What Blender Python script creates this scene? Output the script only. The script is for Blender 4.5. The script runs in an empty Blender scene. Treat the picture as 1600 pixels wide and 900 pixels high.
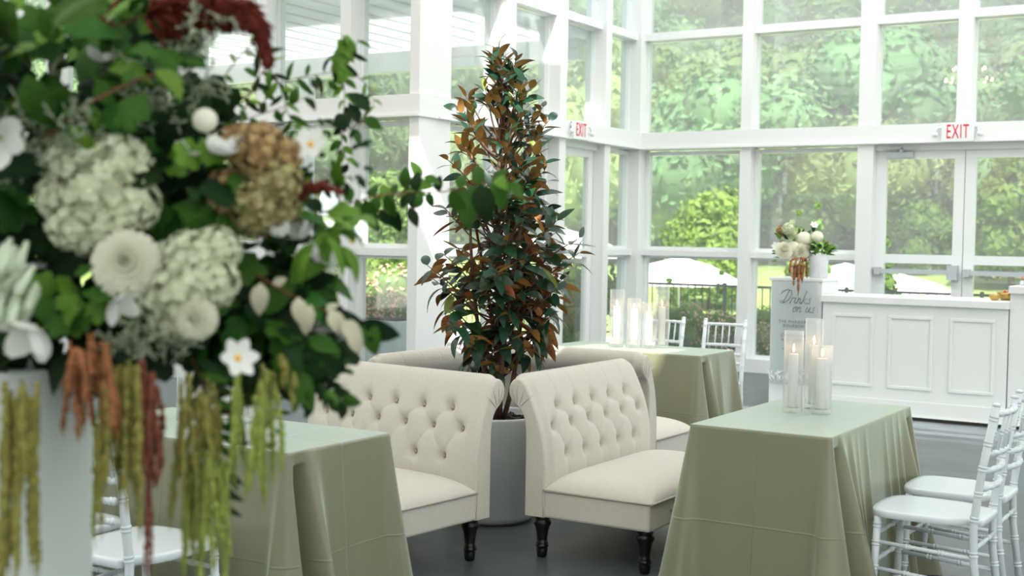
import bpy, bmesh, math, random
import numpy as np
from mathutils import Vector, Matrix, Euler
random.seed(7); rng = np.random.default_rng(7)
S = bpy.context.scene
COL = S.collection
R = math.radians

# ------------------------------------------------------------------ camera
CAM_H = 1.55; FPX = 2000.0
def cam_axes(yaw, pitch, roll):
    f = np.array([-math.sin(yaw)*math.cos(pitch), math.cos(yaw)*math.cos(pitch), -math.sin(pitch)])
    r = np.array([math.cos(yaw), math.sin(yaw), 0.0]); u = np.cross(r, f)
    return (math.cos(roll)*r+math.sin(roll)*u, -math.sin(roll)*r+math.cos(roll)*u, f)
CR, CU, CF = cam_axes(R(31.8), R(2.24), R(0.97))
cam = bpy.data.cameras.new('camera'); cam_ob = bpy.data.objects.new('camera', cam); COL.objects.link(cam_ob)
cam.sensor_width = 36.0; cam.lens = FPX/1600*36.0; cam.clip_end = 600; cam.clip_start = 0.05
cam_ob.matrix_world = Matrix(((CR[0], CU[0], -CF[0], 0), (CR[1], CU[1], -CF[1], 0), (CR[2], CU[2], -CF[2], CAM_H), (0, 0, 0, 1)))
cam.dof.use_dof = True; cam.dof.focus_distance = 6.4; cam.dof.aperture_fstop = 3.4
S.camera = cam_ob
def FP(u, v, D):            # a real point at camera depth D seen at photo position (u, v)
    d = (u-800)/FPX*CR + (450-v)/FPX*CU + CF
    return Vector((d*D + np.array([0, 0, CAM_H])).tolist())

# ------------------------------------------------------------------ world, sun, exposure
W = bpy.data.worlds.new('World'); S.world = W; W.use_nodes = True
wn = W.node_tree.nodes; wl = W.node_tree.links
sky = wn.new('ShaderNodeTexSky'); sky.sky_type = 'NISHITA'; sky.sun_disc = False
sky.sun_elevation = R(50); sky.sun_rotation = R(150); sky.air_density = 1.2; sky.dust_density = 4.0
wl.new(sky.outputs[0], wn['Background'].inputs[0]); wn['Background'].inputs[1].default_value = 0.20
sun = bpy.data.lights.new('sun', 'SUN'); sun.energy = 8.0; sun.angle = R(1.0); sun.color = (1.0, 0.98, 0.955)
sun_ob = bpy.data.objects.new('sun', sun); COL.objects.link(sun_ob)
SUN_TO = Vector((0.34, -0.62, 0.0)).normalized()*math.cos(R(52)) + Vector((0, 0, math.sin(R(52))))
sun_ob.rotation_euler = SUN_TO.to_track_quat('Z', 'Y').to_euler(); sun_ob.location = (4, -8, 14)
S.view_settings.view_transform = 'Standard'; S.view_settings.look = 'None'
S.view_settings.gamma = 1.0; S.view_settings.use_curve_mapping = False
S.view_settings.exposure = 0.60

# ------------------------------------------------------------------ helpers: materials
def lin(c):
    return tuple((x/12.92 if x <= 0.04045 else ((x+0.055)/1.055)**2.4) for x in (v/255 for v in c))
def mat(name, rgb, rough=0.5, spec=0.5, noise=0.0, nscale=20, bump=0.0, bscale=60, metal=0.0, sheen=0.0, coat=0.0, rnd=0.0, trans=0.0, srgb=True, detail=4, hue2=None):
    m = bpy.data.materials.new(name); m.use_nodes = True
    nt = m.node_tree; b = nt.nodes['Principled BSDF']
    c = lin(rgb) if srgb else rgb
    b.inputs['Base Color'].default_value = (*c, 1); b.inputs['Roughness'].default_value = rough
    b.inputs['Specular IOR Level'].default_value = spec; b.inputs['Metallic'].default_value = metal
    if sheen: b.inputs['Sheen Weight'].default_value = sheen; b.inputs['Sheen Roughness'].default_value = 0.4
    if coat: b.inputs['Coat Weight'].default_value = coat; b.inputs['Coat Roughness'].default_value = 0.1
    tc = None; csock = None
    if noise or bump:
        tc = nt.nodes.new('ShaderNodeTexCoord')
    if noise:
        n = nt.nodes.new('ShaderNodeTexNoise'); n.inputs['Scale'].default_value = nscale; n.inputs['Detail'].default_value = detail
        nt.links.new(tc.outputs['Object'], n.inputs['Vector'])
        mx = nt.nodes.new('ShaderNodeMix'); mx.data_type = 'RGBA'
        lo = tuple(max(0, x*(1-noise)) for x in c); hi = tuple(min(1, x*(1+noise)) for x in c)
        if hue2: hi = lin(hue2)
        mx.inputs[6].default_value = (*lo, 1); mx.inputs[7].default_value = (*hi, 1)
        mr = nt.nodes.new('ShaderNodeMapRange'); mr.inputs[1].default_value = 0.3; mr.inputs[2].default_value = 0.7
        nt.links.new(n.outputs['Fac'], mr.inputs[0]); nt.links.new(mr.outputs[0], mx.inputs[0])
        csock = mx.outputs[2]
    if rnd:
        oi = nt.nodes.new('ShaderNodeObjectInfo'); hs = nt.nodes.new('ShaderNodeHueSaturation')
        m1 = nt.nodes.new('ShaderNodeMapRange'); m1.inputs[3].default_value = 1-rnd; m1.inputs[4].default_value = 1+rnd
        m2 = nt.nodes.new('ShaderNodeMapRange'); m2.inputs[3].default_value = 0.5-rnd*0.09; m2.inputs[4].default_value = 0.5+rnd*0.06
        nt.links.new(oi.outputs['Random'], m1.inputs[0]); nt.links.new(m1.outputs[0], hs.inputs['Value'])
        mm = nt.nodes.new('ShaderNodeMath'); mm.operation = 'FRACT'; mu = nt.nodes.new('ShaderNodeMath'); mu.operation = 'MULTIPLY'; mu.inputs[1].default_value = 7.31
        nt.links.new(oi.outputs['Random'], mu.inputs[0]); nt.links.new(mu.outputs[0], mm.inputs[0]); nt.links.new(mm.outputs[0], m2.inputs[0]); nt.links.new(m2.outputs[0], hs.inputs['Hue'])
        if csock: nt.links.new(csock, hs.inputs['Color'])
        else: hs.inputs['Color'].default_value = (*c, 1)
        csock = hs.outputs[0]
    if csock: nt.links.new(csock, b.inputs['Base Color'])
    if bump:
        n2 = nt.nodes.new('ShaderNodeTexNoise'); n2.inputs['Scale'].default_value = bscale; n2.inputs['Detail'].default_value = 3
        nt.links.new(tc.outputs['Object'], n2.inputs['Vector'])
        bp = nt.nodes.new('ShaderNodeBump'); bp.inputs['Strength'].default_value = bump; bp.inputs['Distance'].default_value = 0.01
        nt.links.new(n2.outputs['Fac'], bp.inputs['Height']); nt.links.new(bp.outputs[0], b.inputs['Normal'])
    if trans:   # thin leaves and petals let light through
        tr = nt.nodes.new('ShaderNodeBsdfTranslucent'); ms = nt.nodes.new('ShaderNodeMixShader'); ms.inputs[0].default_value = trans
        if csock: nt.links.new(csock, tr.inputs[0])
        else: tr.inputs[0].default_value = (*c, 1)
        out = nt.nodes['Material Output']
        nt.links.new(b.outputs[0], ms.inputs[1]); nt.links.new(tr.outputs[0], ms.inputs[2]); nt.links.new(ms.outputs[0], out.inputs[0])
    return m
def glass(name, tint, ior=1.5, film=0.05, rough=0.0, filmcol=(0.9, 0.95, 0.93)):
    m = bpy.data.materials.new(name); m.use_nodes = True; nt = m.node_tree; nt.nodes.remove(nt.nodes['Principled BSDF'])
    out = nt.nodes['Material Output']
    t = nt.nodes.new('ShaderNodeBsdfTransparent'); t.inputs[0].default_value = (*tint, 1)
    g = nt.nodes.new('ShaderNodeBsdfGlossy'); g.inputs['Roughness'].default_value = rough; g.inputs[0].default_value = (1, 1, 1, 1)
    lw = nt.nodes.new('ShaderNodeLayerWeight'); lw.inputs[0].default_value = 0.5; f0 = ((ior-1)/(ior+1))**2     # Schlick reflectance, the same from both sides of the sheet
    pw = nt.nodes.new('ShaderNodeMath'); pw.operation = 'POWER'; pw.inputs[1].default_value = 5; nt.links.new(lw.outputs['Facing'], pw.inputs[0])
    fr = nt.nodes.new('ShaderNodeMath'); fr.operation = 'MULTIPLY_ADD'; fr.inputs[1].default_value = 1-f0; fr.inputs[2].default_value = f0; nt.links.new(pw.outputs[0], fr.inputs[0])
    mx = nt.nodes.new('ShaderNodeMixShader'); nt.links.new(fr.outputs[0], mx.inputs[0]); nt.links.new(t.outputs[0], mx.inputs[1]); nt.links.new(g.outputs[0], mx.inputs[2])
    d = nt.nodes.new('ShaderNodeBsdfDiffuse'); d.inputs[0].default_value = (*filmcol, 1)
    tl = nt.nodes.new('ShaderNodeBsdfTranslucent'); tl.inputs[0].default_value = (*filmcol, 1)
    md = nt.nodes.new('ShaderNodeMixShader'); md.inputs[0].default_value = 0.5
    nt.links.new(d.outputs[0], md.inputs[1]); nt.links.new(tl.outputs[0], md.inputs[2])
    m2 = nt.nodes.new('ShaderNodeMixShader'); m2.inputs[0].default_value = film
    nt.links.new(mx.outputs[0], m2.inputs[1]); nt.links.new(md.outputs[0], m2.inputs[2]); nt.links.new(m2.outputs[0], out.inputs[0])
    return m
def emit(name, col, s):
    m = bpy.data.materials.new(name); m.use_nodes = True; b = m.node_tree.nodes['Principled BSDF']
    b.inputs['Base Color'].default_value = (*col, 1); b.inputs['Emission Color'].default_value = (*col, 1); b.inputs['Emission Strength'].default_value = s
    return m

# ------------------------------------------------------------------ helpers: meshes
class MB:
    def __init__(s): s.v = []; s.f = []; s.m = []; s.sm = []
    def add(s, vs, fs, mi=0, smooth=True):
        o = len(s.v); s.v.extend([tuple(p) for p in vs])
        s.f.extend([tuple(i+o for i in f) for f in fs]); s.m.extend([mi]*len(fs)); s.sm.extend([smooth]*len(fs))
    def box(s, x0, x1, y0, y1, z0, z1, mi=0, M=None):
        vs = [Vector(p) for p in ((x0,y0,z0),(x1,y0,z0),(x1,y1,z0),(x0,y1,z0),(x0,y0,z1),(x1,y0,z1),(x1,y1,z1),(x0,y1,z1))]
        if M is not None: vs = [M@p for p in vs]
        s.add(vs, [(0,3,2,1),(4,5,6,7),(0,1,5,4),(1,2,6,5),(2,3,7,6),(3,0,4,7)], mi, False)
    def cbox(s, x0, x1, y0, y1, z0, z1, c=0.01, mi=0):
        bm = bmesh.new(); bmesh.ops.create_cube(bm, size=1)
        for v in bm.verts: v.co = Vector(((x0+x1)/2+v.co.x*(x1-x0), (y0+y1)/2+v.co.y*(y1-y0), (z0+z1)/2+v.co.z*(z1-z0)))
        bmesh.ops.bevel(bm, geom=bm.edges[:], offset=c, segments=2, affect='EDGES', profile=0.5)
        bm.verts.index_update(); s.add([v.co[:] for v in bm.verts], [[v.index for v in f.verts] for f in bm.faces], mi, False); bm.free()
    def tube(s, pts, rad, n=8, mi=0, cap=True, smooth=True):
        pts = [Vector(p) for p in pts]; k = len(pts)
        if not hasattr(rad, '__len__'): rad = [rad]*k
        ref = None; rings = []
        for i, p in enumerate(pts):
            t = (pts[min(i+1, k-1)]-pts[max(i-1, 0)]).normalized()
            if ref is None:
                a = Vector((0, 0, 1)) if abs(t.z) < 0.9 else Vector((1, 0, 0)); ref = t.cross(a).normalized()
            else:
                ref = (ref-t*ref.dot(t)).normalized()
            b = t.cross(ref); rings.append([p+(ref*math.cos(2*math.pi*j/n)+b*math.sin(2*math.pi*j/n))*rad[i] for j in range(n)])
        vs = [q for r in rings for q in r]; fs = []
        for i in range(k-1):
            for j in range(n):
                fs.append((i*n+j, i*n+(j+1) % n, (i+1)*n+(j+1) % n, (i+1)*n+j))
        if cap: fs.append(tuple(range(n-1, -1, -1))); fs.append(tuple((k-1)*n+j for j in range(n)))
        s.add(vs, fs, mi, smooth)
    def lathe(s, prof, n=24, c=(0, 0, 0), mi=0, flute=None, close=True):
        vs = []; fs = []; k = len(prof)
        for (r, z) in prof:
            for j in range(n):
                a = 2*math.pi*j/n; rr = r*(1+(flute(j) if flute else 0)); vs.append((c[0]+rr*math.cos(a), c[1]+rr*math.sin(a), c[2]+z))
        for i in range(k-1):
            for j in range(n): fs.append((i*n+j, i*n+(j+1) % n, (i+1)*n+(j+1) % n, (i+1)*n+j))
        if close: fs.append(tuple(range(n-1, -1, -1))); fs.append(tuple((k-1)*n+j for j in range(n)))
        s.add(vs, fs, mi, True)
    def grid(s, P, mi=0, smooth=True, flip=False):
        P = np.asarray(P); a, b, _ = P.shape; fs = []
        for i in range(a-1):
            for j in range(b-1):
                q = (i*b+j, (i+1)*b+j, (i+1)*b+j+1, i*b+j+1); fs.append(q[::-1] if flip else q)
        s.add(P.reshape(-1, 3).tolist(), fs, mi, smooth)
    def ball(s, c, r, n=8, m=6, mi=0, sq=(1, 1, 1)):
        prof = [(math.sin(math.pi*i/m)*r+1e-5, -math.cos(math.pi*i/m)*r) for i in range(m+1)]
        vs = []; fs = []
        for (rr, z) in prof:
            for j in range(n): a = 2*math.pi*j/n; vs.append((c[0]+rr*math.cos(a)*sq[0], c[1]+rr*math.sin(a)*sq[1], c[2]+z*sq[2]))
        for i in range(m):
            for j in range(n): fs.append((i*n+j, i*n+(j+1) % n, (i+1)*n+(j+1) % n, (i+1)*n+j))
        s.add(vs, fs, mi, True)
    def mesh(s, name, mats):
        me = bpy.data.meshes.new(name); me.from_pydata(s.v, [], s.f); me.update()
        for m in (mats if isinstance(mats, (list, tuple)) else [mats]): me.materials.append(m)
        me.polygons.foreach_set('material_index', s.m); me.polygons.foreach_set('use_smooth', s.sm); me.update()
        return me
    def build(s, name, mats, parent=None, loc=(0, 0, 0), rot=(0, 0, 0)):
        return put(name, s.mesh(name, mats), parent, loc, rot)
def put(name, me, parent=None, loc=(0, 0, 0), rot=(0, 0, 0), scale=None):
    o = bpy.data.objects.new(name, me); COL.objects.link(o); o.parent = parent; o.location = loc; o.rotation_euler = rot
    if scale: o.scale = scale
    return o
def tag(o, label=None, cat=None, group=None, kind=None):
    if label: o['label'] = label
    if cat: o['category'] = cat
    if group: o['group'] = group
    if kind: o['kind'] = kind
    return o
def thing(name, label, cat, loc=(0, 0, 0), rz=0, group=None):
    o = bpy.data.objects.new(name, None); COL.objects.link(o); o.location = loc; o.rotation_euler = (0, 0, rz); o.empty_display_size = 0.1
    return tag(o, label, cat, group)
def struct(name, loc=(0, 0, 0)):
    o = bpy.data.objects.new(name, None); COL.objects.link(o); o.location = loc; o.empty_display_size = 0.1; o['kind'] = 'structure'
    return o
def copy_tree(o, parent=None):
    c = o.copy(); COL.objects.link(c); c.parent = parent
    for ch in list(o.children): copy_tree(ch, c)
    return c
def text_mesh(name, body, size, m, extrude=0.001, shear=0.0, xs=1.0, space=1.0):
    cu = bpy.data.curves.new(name, 'FONT'); cu.body = body; cu.size = size; cu.extrude = extrude; cu.shear = shear
    cu.align_x = 'CENTER'; cu.align_y = 'CENTER'; cu.space_character = space
    o = bpy.data.objects.new(name, cu); COL.objects.link(o)
    dg = bpy.context.evaluated_depsgraph_get(); me = bpy.data.meshes.new_from_object(o.evaluated_get(dg))
    bpy.data.objects.remove(o); bpy.data.curves.remove(cu)
    for v in me.vertices: v.co.x *= xs
    me.materials.clear(); me.materials.append(m); return me
def frame_from(d, up=Vector((0, 0, 1)), roll=0.0):   # +Y along d, +Z near up
    d = d.normalized(); s = d.cross(up)
    if s.length < 1e-4: s = d.cross(Vector((1, 0, 0)))
    s.normalize(); n = s.cross(d)
    s2 = s*math.cos(roll)+n*math.sin(roll); n2 = s2.cross(d)
    return Matrix((s2, d, n2)).transposed()

# ------------------------------------------------------------------ materials
M = {}
M['white'] = mat('white_paint', (232, 235, 234), 0.35)
M['trim'] = mat('white_vinyl', (234, 238, 238), 0.3)
M['pane'] = glass('window_glass', (0.93, 0.955, 0.945), 1.62, 0.03)  # whitish film in the panes stands for veiling glare and haze
M['fabric_ceiling'] = None
M['linen'] = mat('cream_linen', (208, 203, 190), 0.85, 0.25, noise=0.05, nscale=160, bump=0.25, bscale=700, sheen=0.3)
M['linen_btn'] = mat('cream_button', (176, 164, 148), 0.7, 0.3)  # darker than the linen, shade of the tuft holes put into the colour
M['linen_pipe'] = mat('cream_piping', (188, 182, 170), 0.8, 0.3)
M['black'] = mat('black_lacquer', (14, 14, 15), 0.3, 0.5)
M['chair'] = mat('white_resin', (222, 230, 231), 0.22, 0.5)
M['pot'] = mat('white_fibreglass', (214, 219, 222), 0.4, noise=0.02, nscale=8)
M['soil'] = mat('dark_bark', (44, 36, 32), 0.9, noise=0.5, nscale=40, bump=0.8, bscale=60)
M['bark'] = mat('grey_brown_bark', (96, 70, 56), 0.8, noise=0.35, nscale=40, bump=0.3)
M['mag_top'] = mat('magnolia_leaf_top', (28, 62, 40), 0.34, 0.35, noise=0.3, nscale=9, rnd=0.3)
M['mag_under'] = mat('magnolia_leaf_felt', (186, 128, 76), 0.6, 0.3, noise=0.25, nscale=9, rnd=0.3)
M['mag_new'] = mat('magnolia_young_leaf', (124, 140, 62), 0.35, 0.5, noise=0.2, nscale=9, trans=0.25)
M['bar'] = mat('bar_white', (226, 231, 229), 0.4)
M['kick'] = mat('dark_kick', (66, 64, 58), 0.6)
M['metal'] = mat('satin_metal', (186, 192, 192), 0.3, metal=0.7)
M['bar_metal'] = mat('grey_hardware', (188, 195, 198), 0.4)
M['red'] = mat('exit_red', (222, 28, 60), 0.4)
M['ink'] = mat('grey_ink', (70, 74, 76), 0.5)
M['wax'] = mat('candle_wax', (226, 227, 220), 0.45, 0.4)
M['flame'] = emit('flame', (1.0, 0.55, 0.2), 14)
M['bulb'] = emit('bulb', (1.0, 0.72, 0.4), 40)
M['vase'] = glass('ribbed_glass', (0.99, 0.995, 0.995), 1.35, 0.13, 0.02, (0.97, 0.98, 0.98))
M['acrylic'] = glass('fluted_acrylic', (0.90, 0.93, 0.93), 1.45, 0.35, 0.1, (0.86, 0.89, 0.89))
M['gold'] = mat('gold_bowl', (190, 160, 90), 0.3, metal=0.6)
M['berry'] = mat('red_garnish', (200, 30, 34), 0.4)
def floor_mat():
    m = mat('polished_concrete', (118, 124, 127), 0.32, 0.5); nt = m.node_tree; b = nt.nodes['Principled BSDF']
    tc = nt.nodes.new('ShaderNodeTexCoord'); n1 = nt.nodes.new('ShaderNodeTexNoise'); n1.inputs['Scale'].default_value = 0.9; n1.inputs['Detail'].default_value = 8; n1.inputs['Roughness'].default_value = 0.65
    n2 = nt.nodes.new('ShaderNodeTexNoise'); n2.inputs['Scale'].default_value = 6; n2.inputs['Detail'].default_value = 6
    nt.links.new(tc.outputs['Object'], n1.inputs[0]); nt.links.new(tc.outputs['Object'], n2.inputs[0])
    cr = nt.nodes.new('ShaderNodeValToRGB'); cr.color_ramp.elements[0].position = 0.32; cr.color_ramp.elements[1].position = 0.72
    cr.color_ramp.elements[0].color = (*lin((62, 68, 70)), 1); cr.color_ramp.elements[1].color = (*lin((104, 112, 115)), 1)
    mx = nt.nodes.new('ShaderNodeMath'); mx.operation = 'MULTIPLY_ADD'; mx.inputs[1].default_value = 0.35; 
    nt.links.new(n2.outputs[0], mx.inputs[0]); ms = nt.nodes.new('ShaderNodeMath'); ms.operation = 'MULTIPLY'; ms.inputs[1].default_value = 0.65
    nt.links.new(n1.outputs[0], ms.inputs[0]); nt.links.new(ms.outputs[0], mx.inputs[2]); nt.links.new(mx.outputs[0], cr.inputs[0]); nt.links.new(cr.outputs[0], b.inputs['Base Color'])
    rr = nt.nodes.new('ShaderNodeMapRange'); rr.inputs[3].default_value = 0.22; rr.inputs[4].default_value = 0.5
    nt.links.new(n1.outputs[0], rr.inputs[0]); nt.links.new(rr.outputs[0], b.inputs['Roughness'])
    return m
M['floor'] = floor_mat()
def cloth_mat():
    m = mat('sage_satin', (126, 127, 98), 0.30, 0.7, sheen=0.8); nt = m.node_tree; b = nt.nodes['Principled BSDF']
    b.inputs['Sheen Tint'].default_value = (0.8, 0.95, 0.9, 1)
    tc = nt.nodes.new('ShaderNodeTexCoord'); sx = nt.nodes.new('ShaderNodeSeparateXYZ'); nt.links.new(tc.outputs['Object'], sx.inputs[0])
    acc = None
    for ax, off in ((0, 0.0), (1, 0.0), (2, 0.37), (0, 0.36), (0, -0.36)):
        a = nt.nodes.new('ShaderNodeMath'); a.operation = 'SUBTRACT'; a.inputs[1].default_value = off; nt.links.new(sx.outputs[ax], a.inputs[0])
        ab = nt.nodes.new('ShaderNodeMath'); ab.operation = 'ABSOLUTE'; nt.links.new(a.outputs[0], ab.inputs[0])
        mr = nt.nodes.new('ShaderNodeMapRange'); mr.interpolation_type = 'SMOOTHSTEP'; mr.inputs[1].default_value = 0; mr.inputs[2].default_value = 0.006; mr.inputs[3].default_value = 1; mr.inputs[4].default_value = 0
        nt.links.new(ab.outputs[0], mr.inputs[0])
        if acc is None: acc = mr.outputs[0]
        else:
            mx = nt.nodes.new('ShaderNodeMath'); mx.operation = 'MAXIMUM'; nt.links.new(acc, mx.inputs[0]); nt.links.new(mr.outputs[0], mx.inputs[1]); acc = mx.outputs[0]
    n = nt.nodes.new('ShaderNodeTexNoise'); n.inputs['Scale'].default_value = 7; n.inputs['Detail'].default_value = 3; nt.links.new(tc.outputs['Object'], n.inputs[0])
    ad = nt.nodes.new('ShaderNodeMath'); ad.operation = 'MULTIPLY_ADD'; ad.inputs[1].default_value = 1.2; nt.links.new(n.outputs[0], ad.inputs[0]); nt.links.new(acc, ad.inputs[2])
    bp = nt.nodes.new('ShaderNodeBump'); bp.inputs['Distance'].default_value = 0.0016; bp.inputs['Strength'].default_value = 0.7
    nt.links.new(ad.outputs[0], bp.inputs['Height']); nt.links.new(bp.outputs[0], b.inputs['Normal'])
    return m
M['cloth'] = cloth_mat()
def ceiling_mat(name, thru):
    m = bpy.data.materials.new(name); m.use_nodes = True; nt = m.node_tree; nt.nodes.remove(nt.nodes['Principled BSDF'])
    d = nt.nodes.new('ShaderNodeBsdfDiffuse'); d.inputs[0].default_value = (0.9, 0.9, 0.88, 1)
    t = nt.nodes.new('ShaderNodeBsdfTranslucent'); t.inputs[0].default_value = (0.92, 0.94, 0.92, 1)
    x = nt.nodes.new('ShaderNodeMixShader'); x.inputs[0].default_value = thru
    nt.links.new(d.outputs[0], x.inputs[1]); nt.links.new(t.outputs[0], x.inputs[2]); nt.links.new(x.outputs[0], nt.nodes['Material Output'].inputs[0])
    return m
M['fabric_ceiling'] = ceiling_mat('draped_voile', 0.62); M['fabric_dimming'] = ceiling_mat('dimming_drape', 0.215)  # second, denser cloth is added out of view to cut overhead light
M['grass'] = mat('lawn_grass', (150, 172, 96), 0.9, 0.2, noise=0.22, nscale=0.6, bump=0.5, bscale=20, detail=8)
M['patio'] = mat('patio_concrete', (206, 202, 194), 0.8, noise=0.06, nscale=2)
M['deck'] = mat('grey_deck', (150, 160, 164), 0.6, noise=0.08, nscale=3)
M['hedge'] = mat('hedge_leaves', (108, 136, 62), 0.7, 0.3, noise=0.4, nscale=2.5, rnd=0.2, trans=0.3)
M['forest'] = mat('forest_leaves', (124, 150, 96), 0.75, 0.2, noise=0.25, nscale=0.5, rnd=0.3, trans=0.25)
M['forest2'] = mat('forest_leaves_blue', (112, 148, 104), 0.75, 0.2, noise=0.25, nscale=0.5, rnd=0.25, trans=0.25)
M['umbrella'] = mat('umbrella_canvas', (245, 244, 240), 0.8, trans=0.2)
M['rail_black'] = mat('black_railing', (34, 36, 36), 0.5)
M['slat'] = mat('white_slat', (238, 240, 239), 0.6, trans=0.58)
M['peach'] = mat('peach_bloom', (228, 186, 164), 0.7, noise=0.3, nscale=6, rnd=0.2, trans=0.3)

# ------------------------------------------------------------------ the room
WA = 14.4; WB = -7.08; WC = 9.72            # inner post faces of the back, side and front-left glazed walls
Z_BASE, Z_MID0, Z_MID1, Z_HEAD, Z_B0, Z_B1, Z_R0, Z_R1, Z_T0, Z_T1 = 0.16, 1.36, 1.43, 2.60, 2.67, 2.88, 4.02, 4.11, 5.15, 5.45
GD = 0.20                                    # the glass stands this far behind the post faces
mb = MB(); mb.box(-15, 6.2, -5, WA+0.25, -0.2, 0.0); fl = mb.build('floor', M['floor']); tag(fl, kind='structure')

def wall_frame(axis):
    if axis == 'A': return lambda s, d, z: (s, WA+d, z)
    if axis == 'B': return lambda s, d, z: (WB-d, s, z)
    if axis == 'C': return lambda s, d, z: (s, WC+d, z)
    if axis == 'R': return lambda s, d, z: (6.0+d, s, z)
    if axis == 'F': return lambda s, d, z: (s, -4.6-d, z)
    if axis == 'L': return lambda s, d, z: (-14.4-d, s, z)
def wbox(mb, ax, s0, s1, d0, d1, z0, z1, mi=0):
    F = wall_frame(ax); a = F(s0, d0, z0); b = F(s1, d1, z1)
    mb.box(min(a[0], b[0]), max(a[0], b[0]), min(a[1], b[1]), max(a[1], b[1]), z0, z1, mi)
def wpart(name, root, ax, *boxes, m=None):
    mb = MB()
    for q in boxes: wbox(mb, ax, *q)
    return mb.build(name, m or M['white'], root)
win_no = [0]; door_no = [0]
def window(ax, s0, s1, rows, inset=0.045, glaze=True):
    win_no[0] += 1; root = struct('window_%d' % win_no[0])
    for (z0, z1, ins) in rows:
        i = ins
        wpart('window_frame', root, ax, (s0, s0+i, GD-0.05, GD+0.05, z0, z1), (s1-i, s1, GD-0.05, GD+0.05, z0, z1), (s0+i, s1-i, GD-0.05, GD+0.05, z0, z0+i), (s0+i, s1-i, GD-0.05, GD+0.05, z1-i, z1), m=M['trim'])
        if glaze: wpart('pane', root, ax, (s0+i, s1-i, GD, GD+0.006, z0+i, z1-i), m=M['pane'])
    return root
def glazed_wall(name, ax, s0, s1, posts, bays, skip_low=(), glaze=True):
    root = struct(name)
    for (a, b) in posts: wpart('post', root, ax, (a, b, 0.0, GD+0.08, 0.0, Z_T1))
    wpart('beam', root, ax, (s0, s1, -0.025, GD+0.08, Z_B0, Z_B1), (s0, s1, -0.05, -0.025, Z_B0, Z_B0+0.02))
    wpart('head_beam', root, ax, (s0, s1, -0.03, GD+0.08, Z_T0, Z_T1))
    for k, (a, b) in enumerate(bays):
        wpart('rail', root, ax, (a, b, 0.05, GD+0.06, Z_R0, Z_R1))
        if k in skip_low: rows = [(Z_B1, Z_R0, 0.012), (Z_R1, Z_T0, 0.02)]
        else:
            rows = [(Z_BASE, Z_MID0, 0.03), (Z_MID1, Z_HEAD+0.05, 0.045), (Z_B1, Z_R0, 0.012), (Z_R1, Z_T0, 0.02)]
            wpart('curb', root, ax, (a, b, 0.0, GD+0.06, 0.0, Z_BASE))
            wpart('mid_rail', root, ax, (a, b, 0.08, GD+0.06, Z_MID0, Z_MID1))
        window(ax, a, b, rows, glaze=glaze)
    return root
def door(ax, s0, s1, hinge_low=True, bar=True, closer=True):
    door_no[0] += 1; root = struct('door_%d' % door_no[0]); st = 0.11
    d0, d1 = GD-0.05, GD+0.02
    wpart('door_frame', root, ax, (s0, s0+st, d0, d1, 0.02, Z_HEAD), (s1-st, s1, d0, d1, 0.02, Z_HEAD), (s0+st, s1-st, d0, d1, 0.02, 0.26), (s0+st, s1-st, d0, d1, 1.34, 1.44), (s0+st, s1-st, d0, d1, 2.51, Z_HEAD), m=M['trim'])
    wpart('pane', root, ax, (s0+st, s1-st, GD-0.02, GD-0.014, 0.26, 1.34), m=M['pane'])
    wpart('pane', root, ax, (s0+st, s1-st, GD-0.02, GD-0.014, 1.44, 2.51), m=M['pane'])
    if bar:
        pb = wpart('panic_bar', root, ax, (s0+0.03, s1-0.035, d0-0.09, d0-0.04, 1.225, 1.275), (s1-0.14, s1-0.03, d0-0.10, d0, 1.17, 1.33), (s0+0.022, s0+0.09, d0-0.096, d0-0.001, 1.21, 1.29), m=M['bar_metal'])
    if closer:
        wpart('door_closer', root, ax, (s0+0.13, s0+0.42, d0-0.07, d0, 2.52, 2.58), (s0+0.28, s0+0.31, d0-0.10, d0-0.06, 2.575, 2.62), (s0+0.1, s0+0.5, d0-0.10, d0-0.085, 2.61, 2.62), (s0+0.18, s0+0.3, d0-0.12, d0-0.0, 2.615, 2.635), m=M['bar_metal'])
    return root
# back wall (behind the bar)
postsA = [(-7.28, -7.08), (-5.77, -5.637), (-4.36, -4.18), (-3.29, -3.14), (-2.24, -2.06), (-0.80, -0.66), (0.60, 0.74), (2.0, 2.14), (3.4, 3.54), (4.8, 4.94), (5.86, 6.0)]
baysA = [(postsA[i][1], postsA[i+1][0]) for i in range(len(postsA)-1)]
rootA = glazed_wall('wall_back', 'A', -7.28, 6.0, [postsA[0], postsA[1], postsA[2]]+postsA[4:], baysA, skip_low=(2, 3))
wpart('post', rootA, 'A', (-3.29, -3.14, 0.0, GD+0.08, Z_B1, Z_T1))
wpart('door_head', rootA, 'A', (-4.18, -2.24, 0.10, GD+0.06, Z_HEAD, Z_B0))
door('A', -4.18, -3.215); door('A', -3.205, -2.24, closer=False)
# inner side wall running back to the corner
postsB = [(WC+0.0, 10.24), (11.24, 11.42), (12.36, 12.51), (13.44, 13.58), (14.36, 14.40)]
baysB = [(postsB[i][1], postsB[i+1][0]) for i in range(4)]
rootB = glazed_wall('wall_left', 'B', WC+GD+0.08, 14.4, postsB[1:], baysB, skip_low=(2,))
wpart('corner_post', rootB, 'B', (WC, 10.24, 0.0, 0.11, 0.0, Z_T1))
wpart('door_head', rootB, 'B', (12.51, 13.44, 0.10, GD+0.06, Z_HEAD, Z_B0))
door('B', 12.515, 13.435, bar=False, closer=False)
# wall turning towards the left of the photograph
postsC = [(-14.4, -14.2)] + [(-13.46+1.085*i, -13.33+1.085*i) for i in range(6)] + [(-7.19, WB-0.0)]
baysC = [(postsC[i][1], postsC[i+1][0]) for i in range(len(postsC)-1)]
glazed_wall('wall_front_left', 'C', -14.4, WB+0.025, postsC[:-1], baysC)
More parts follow.
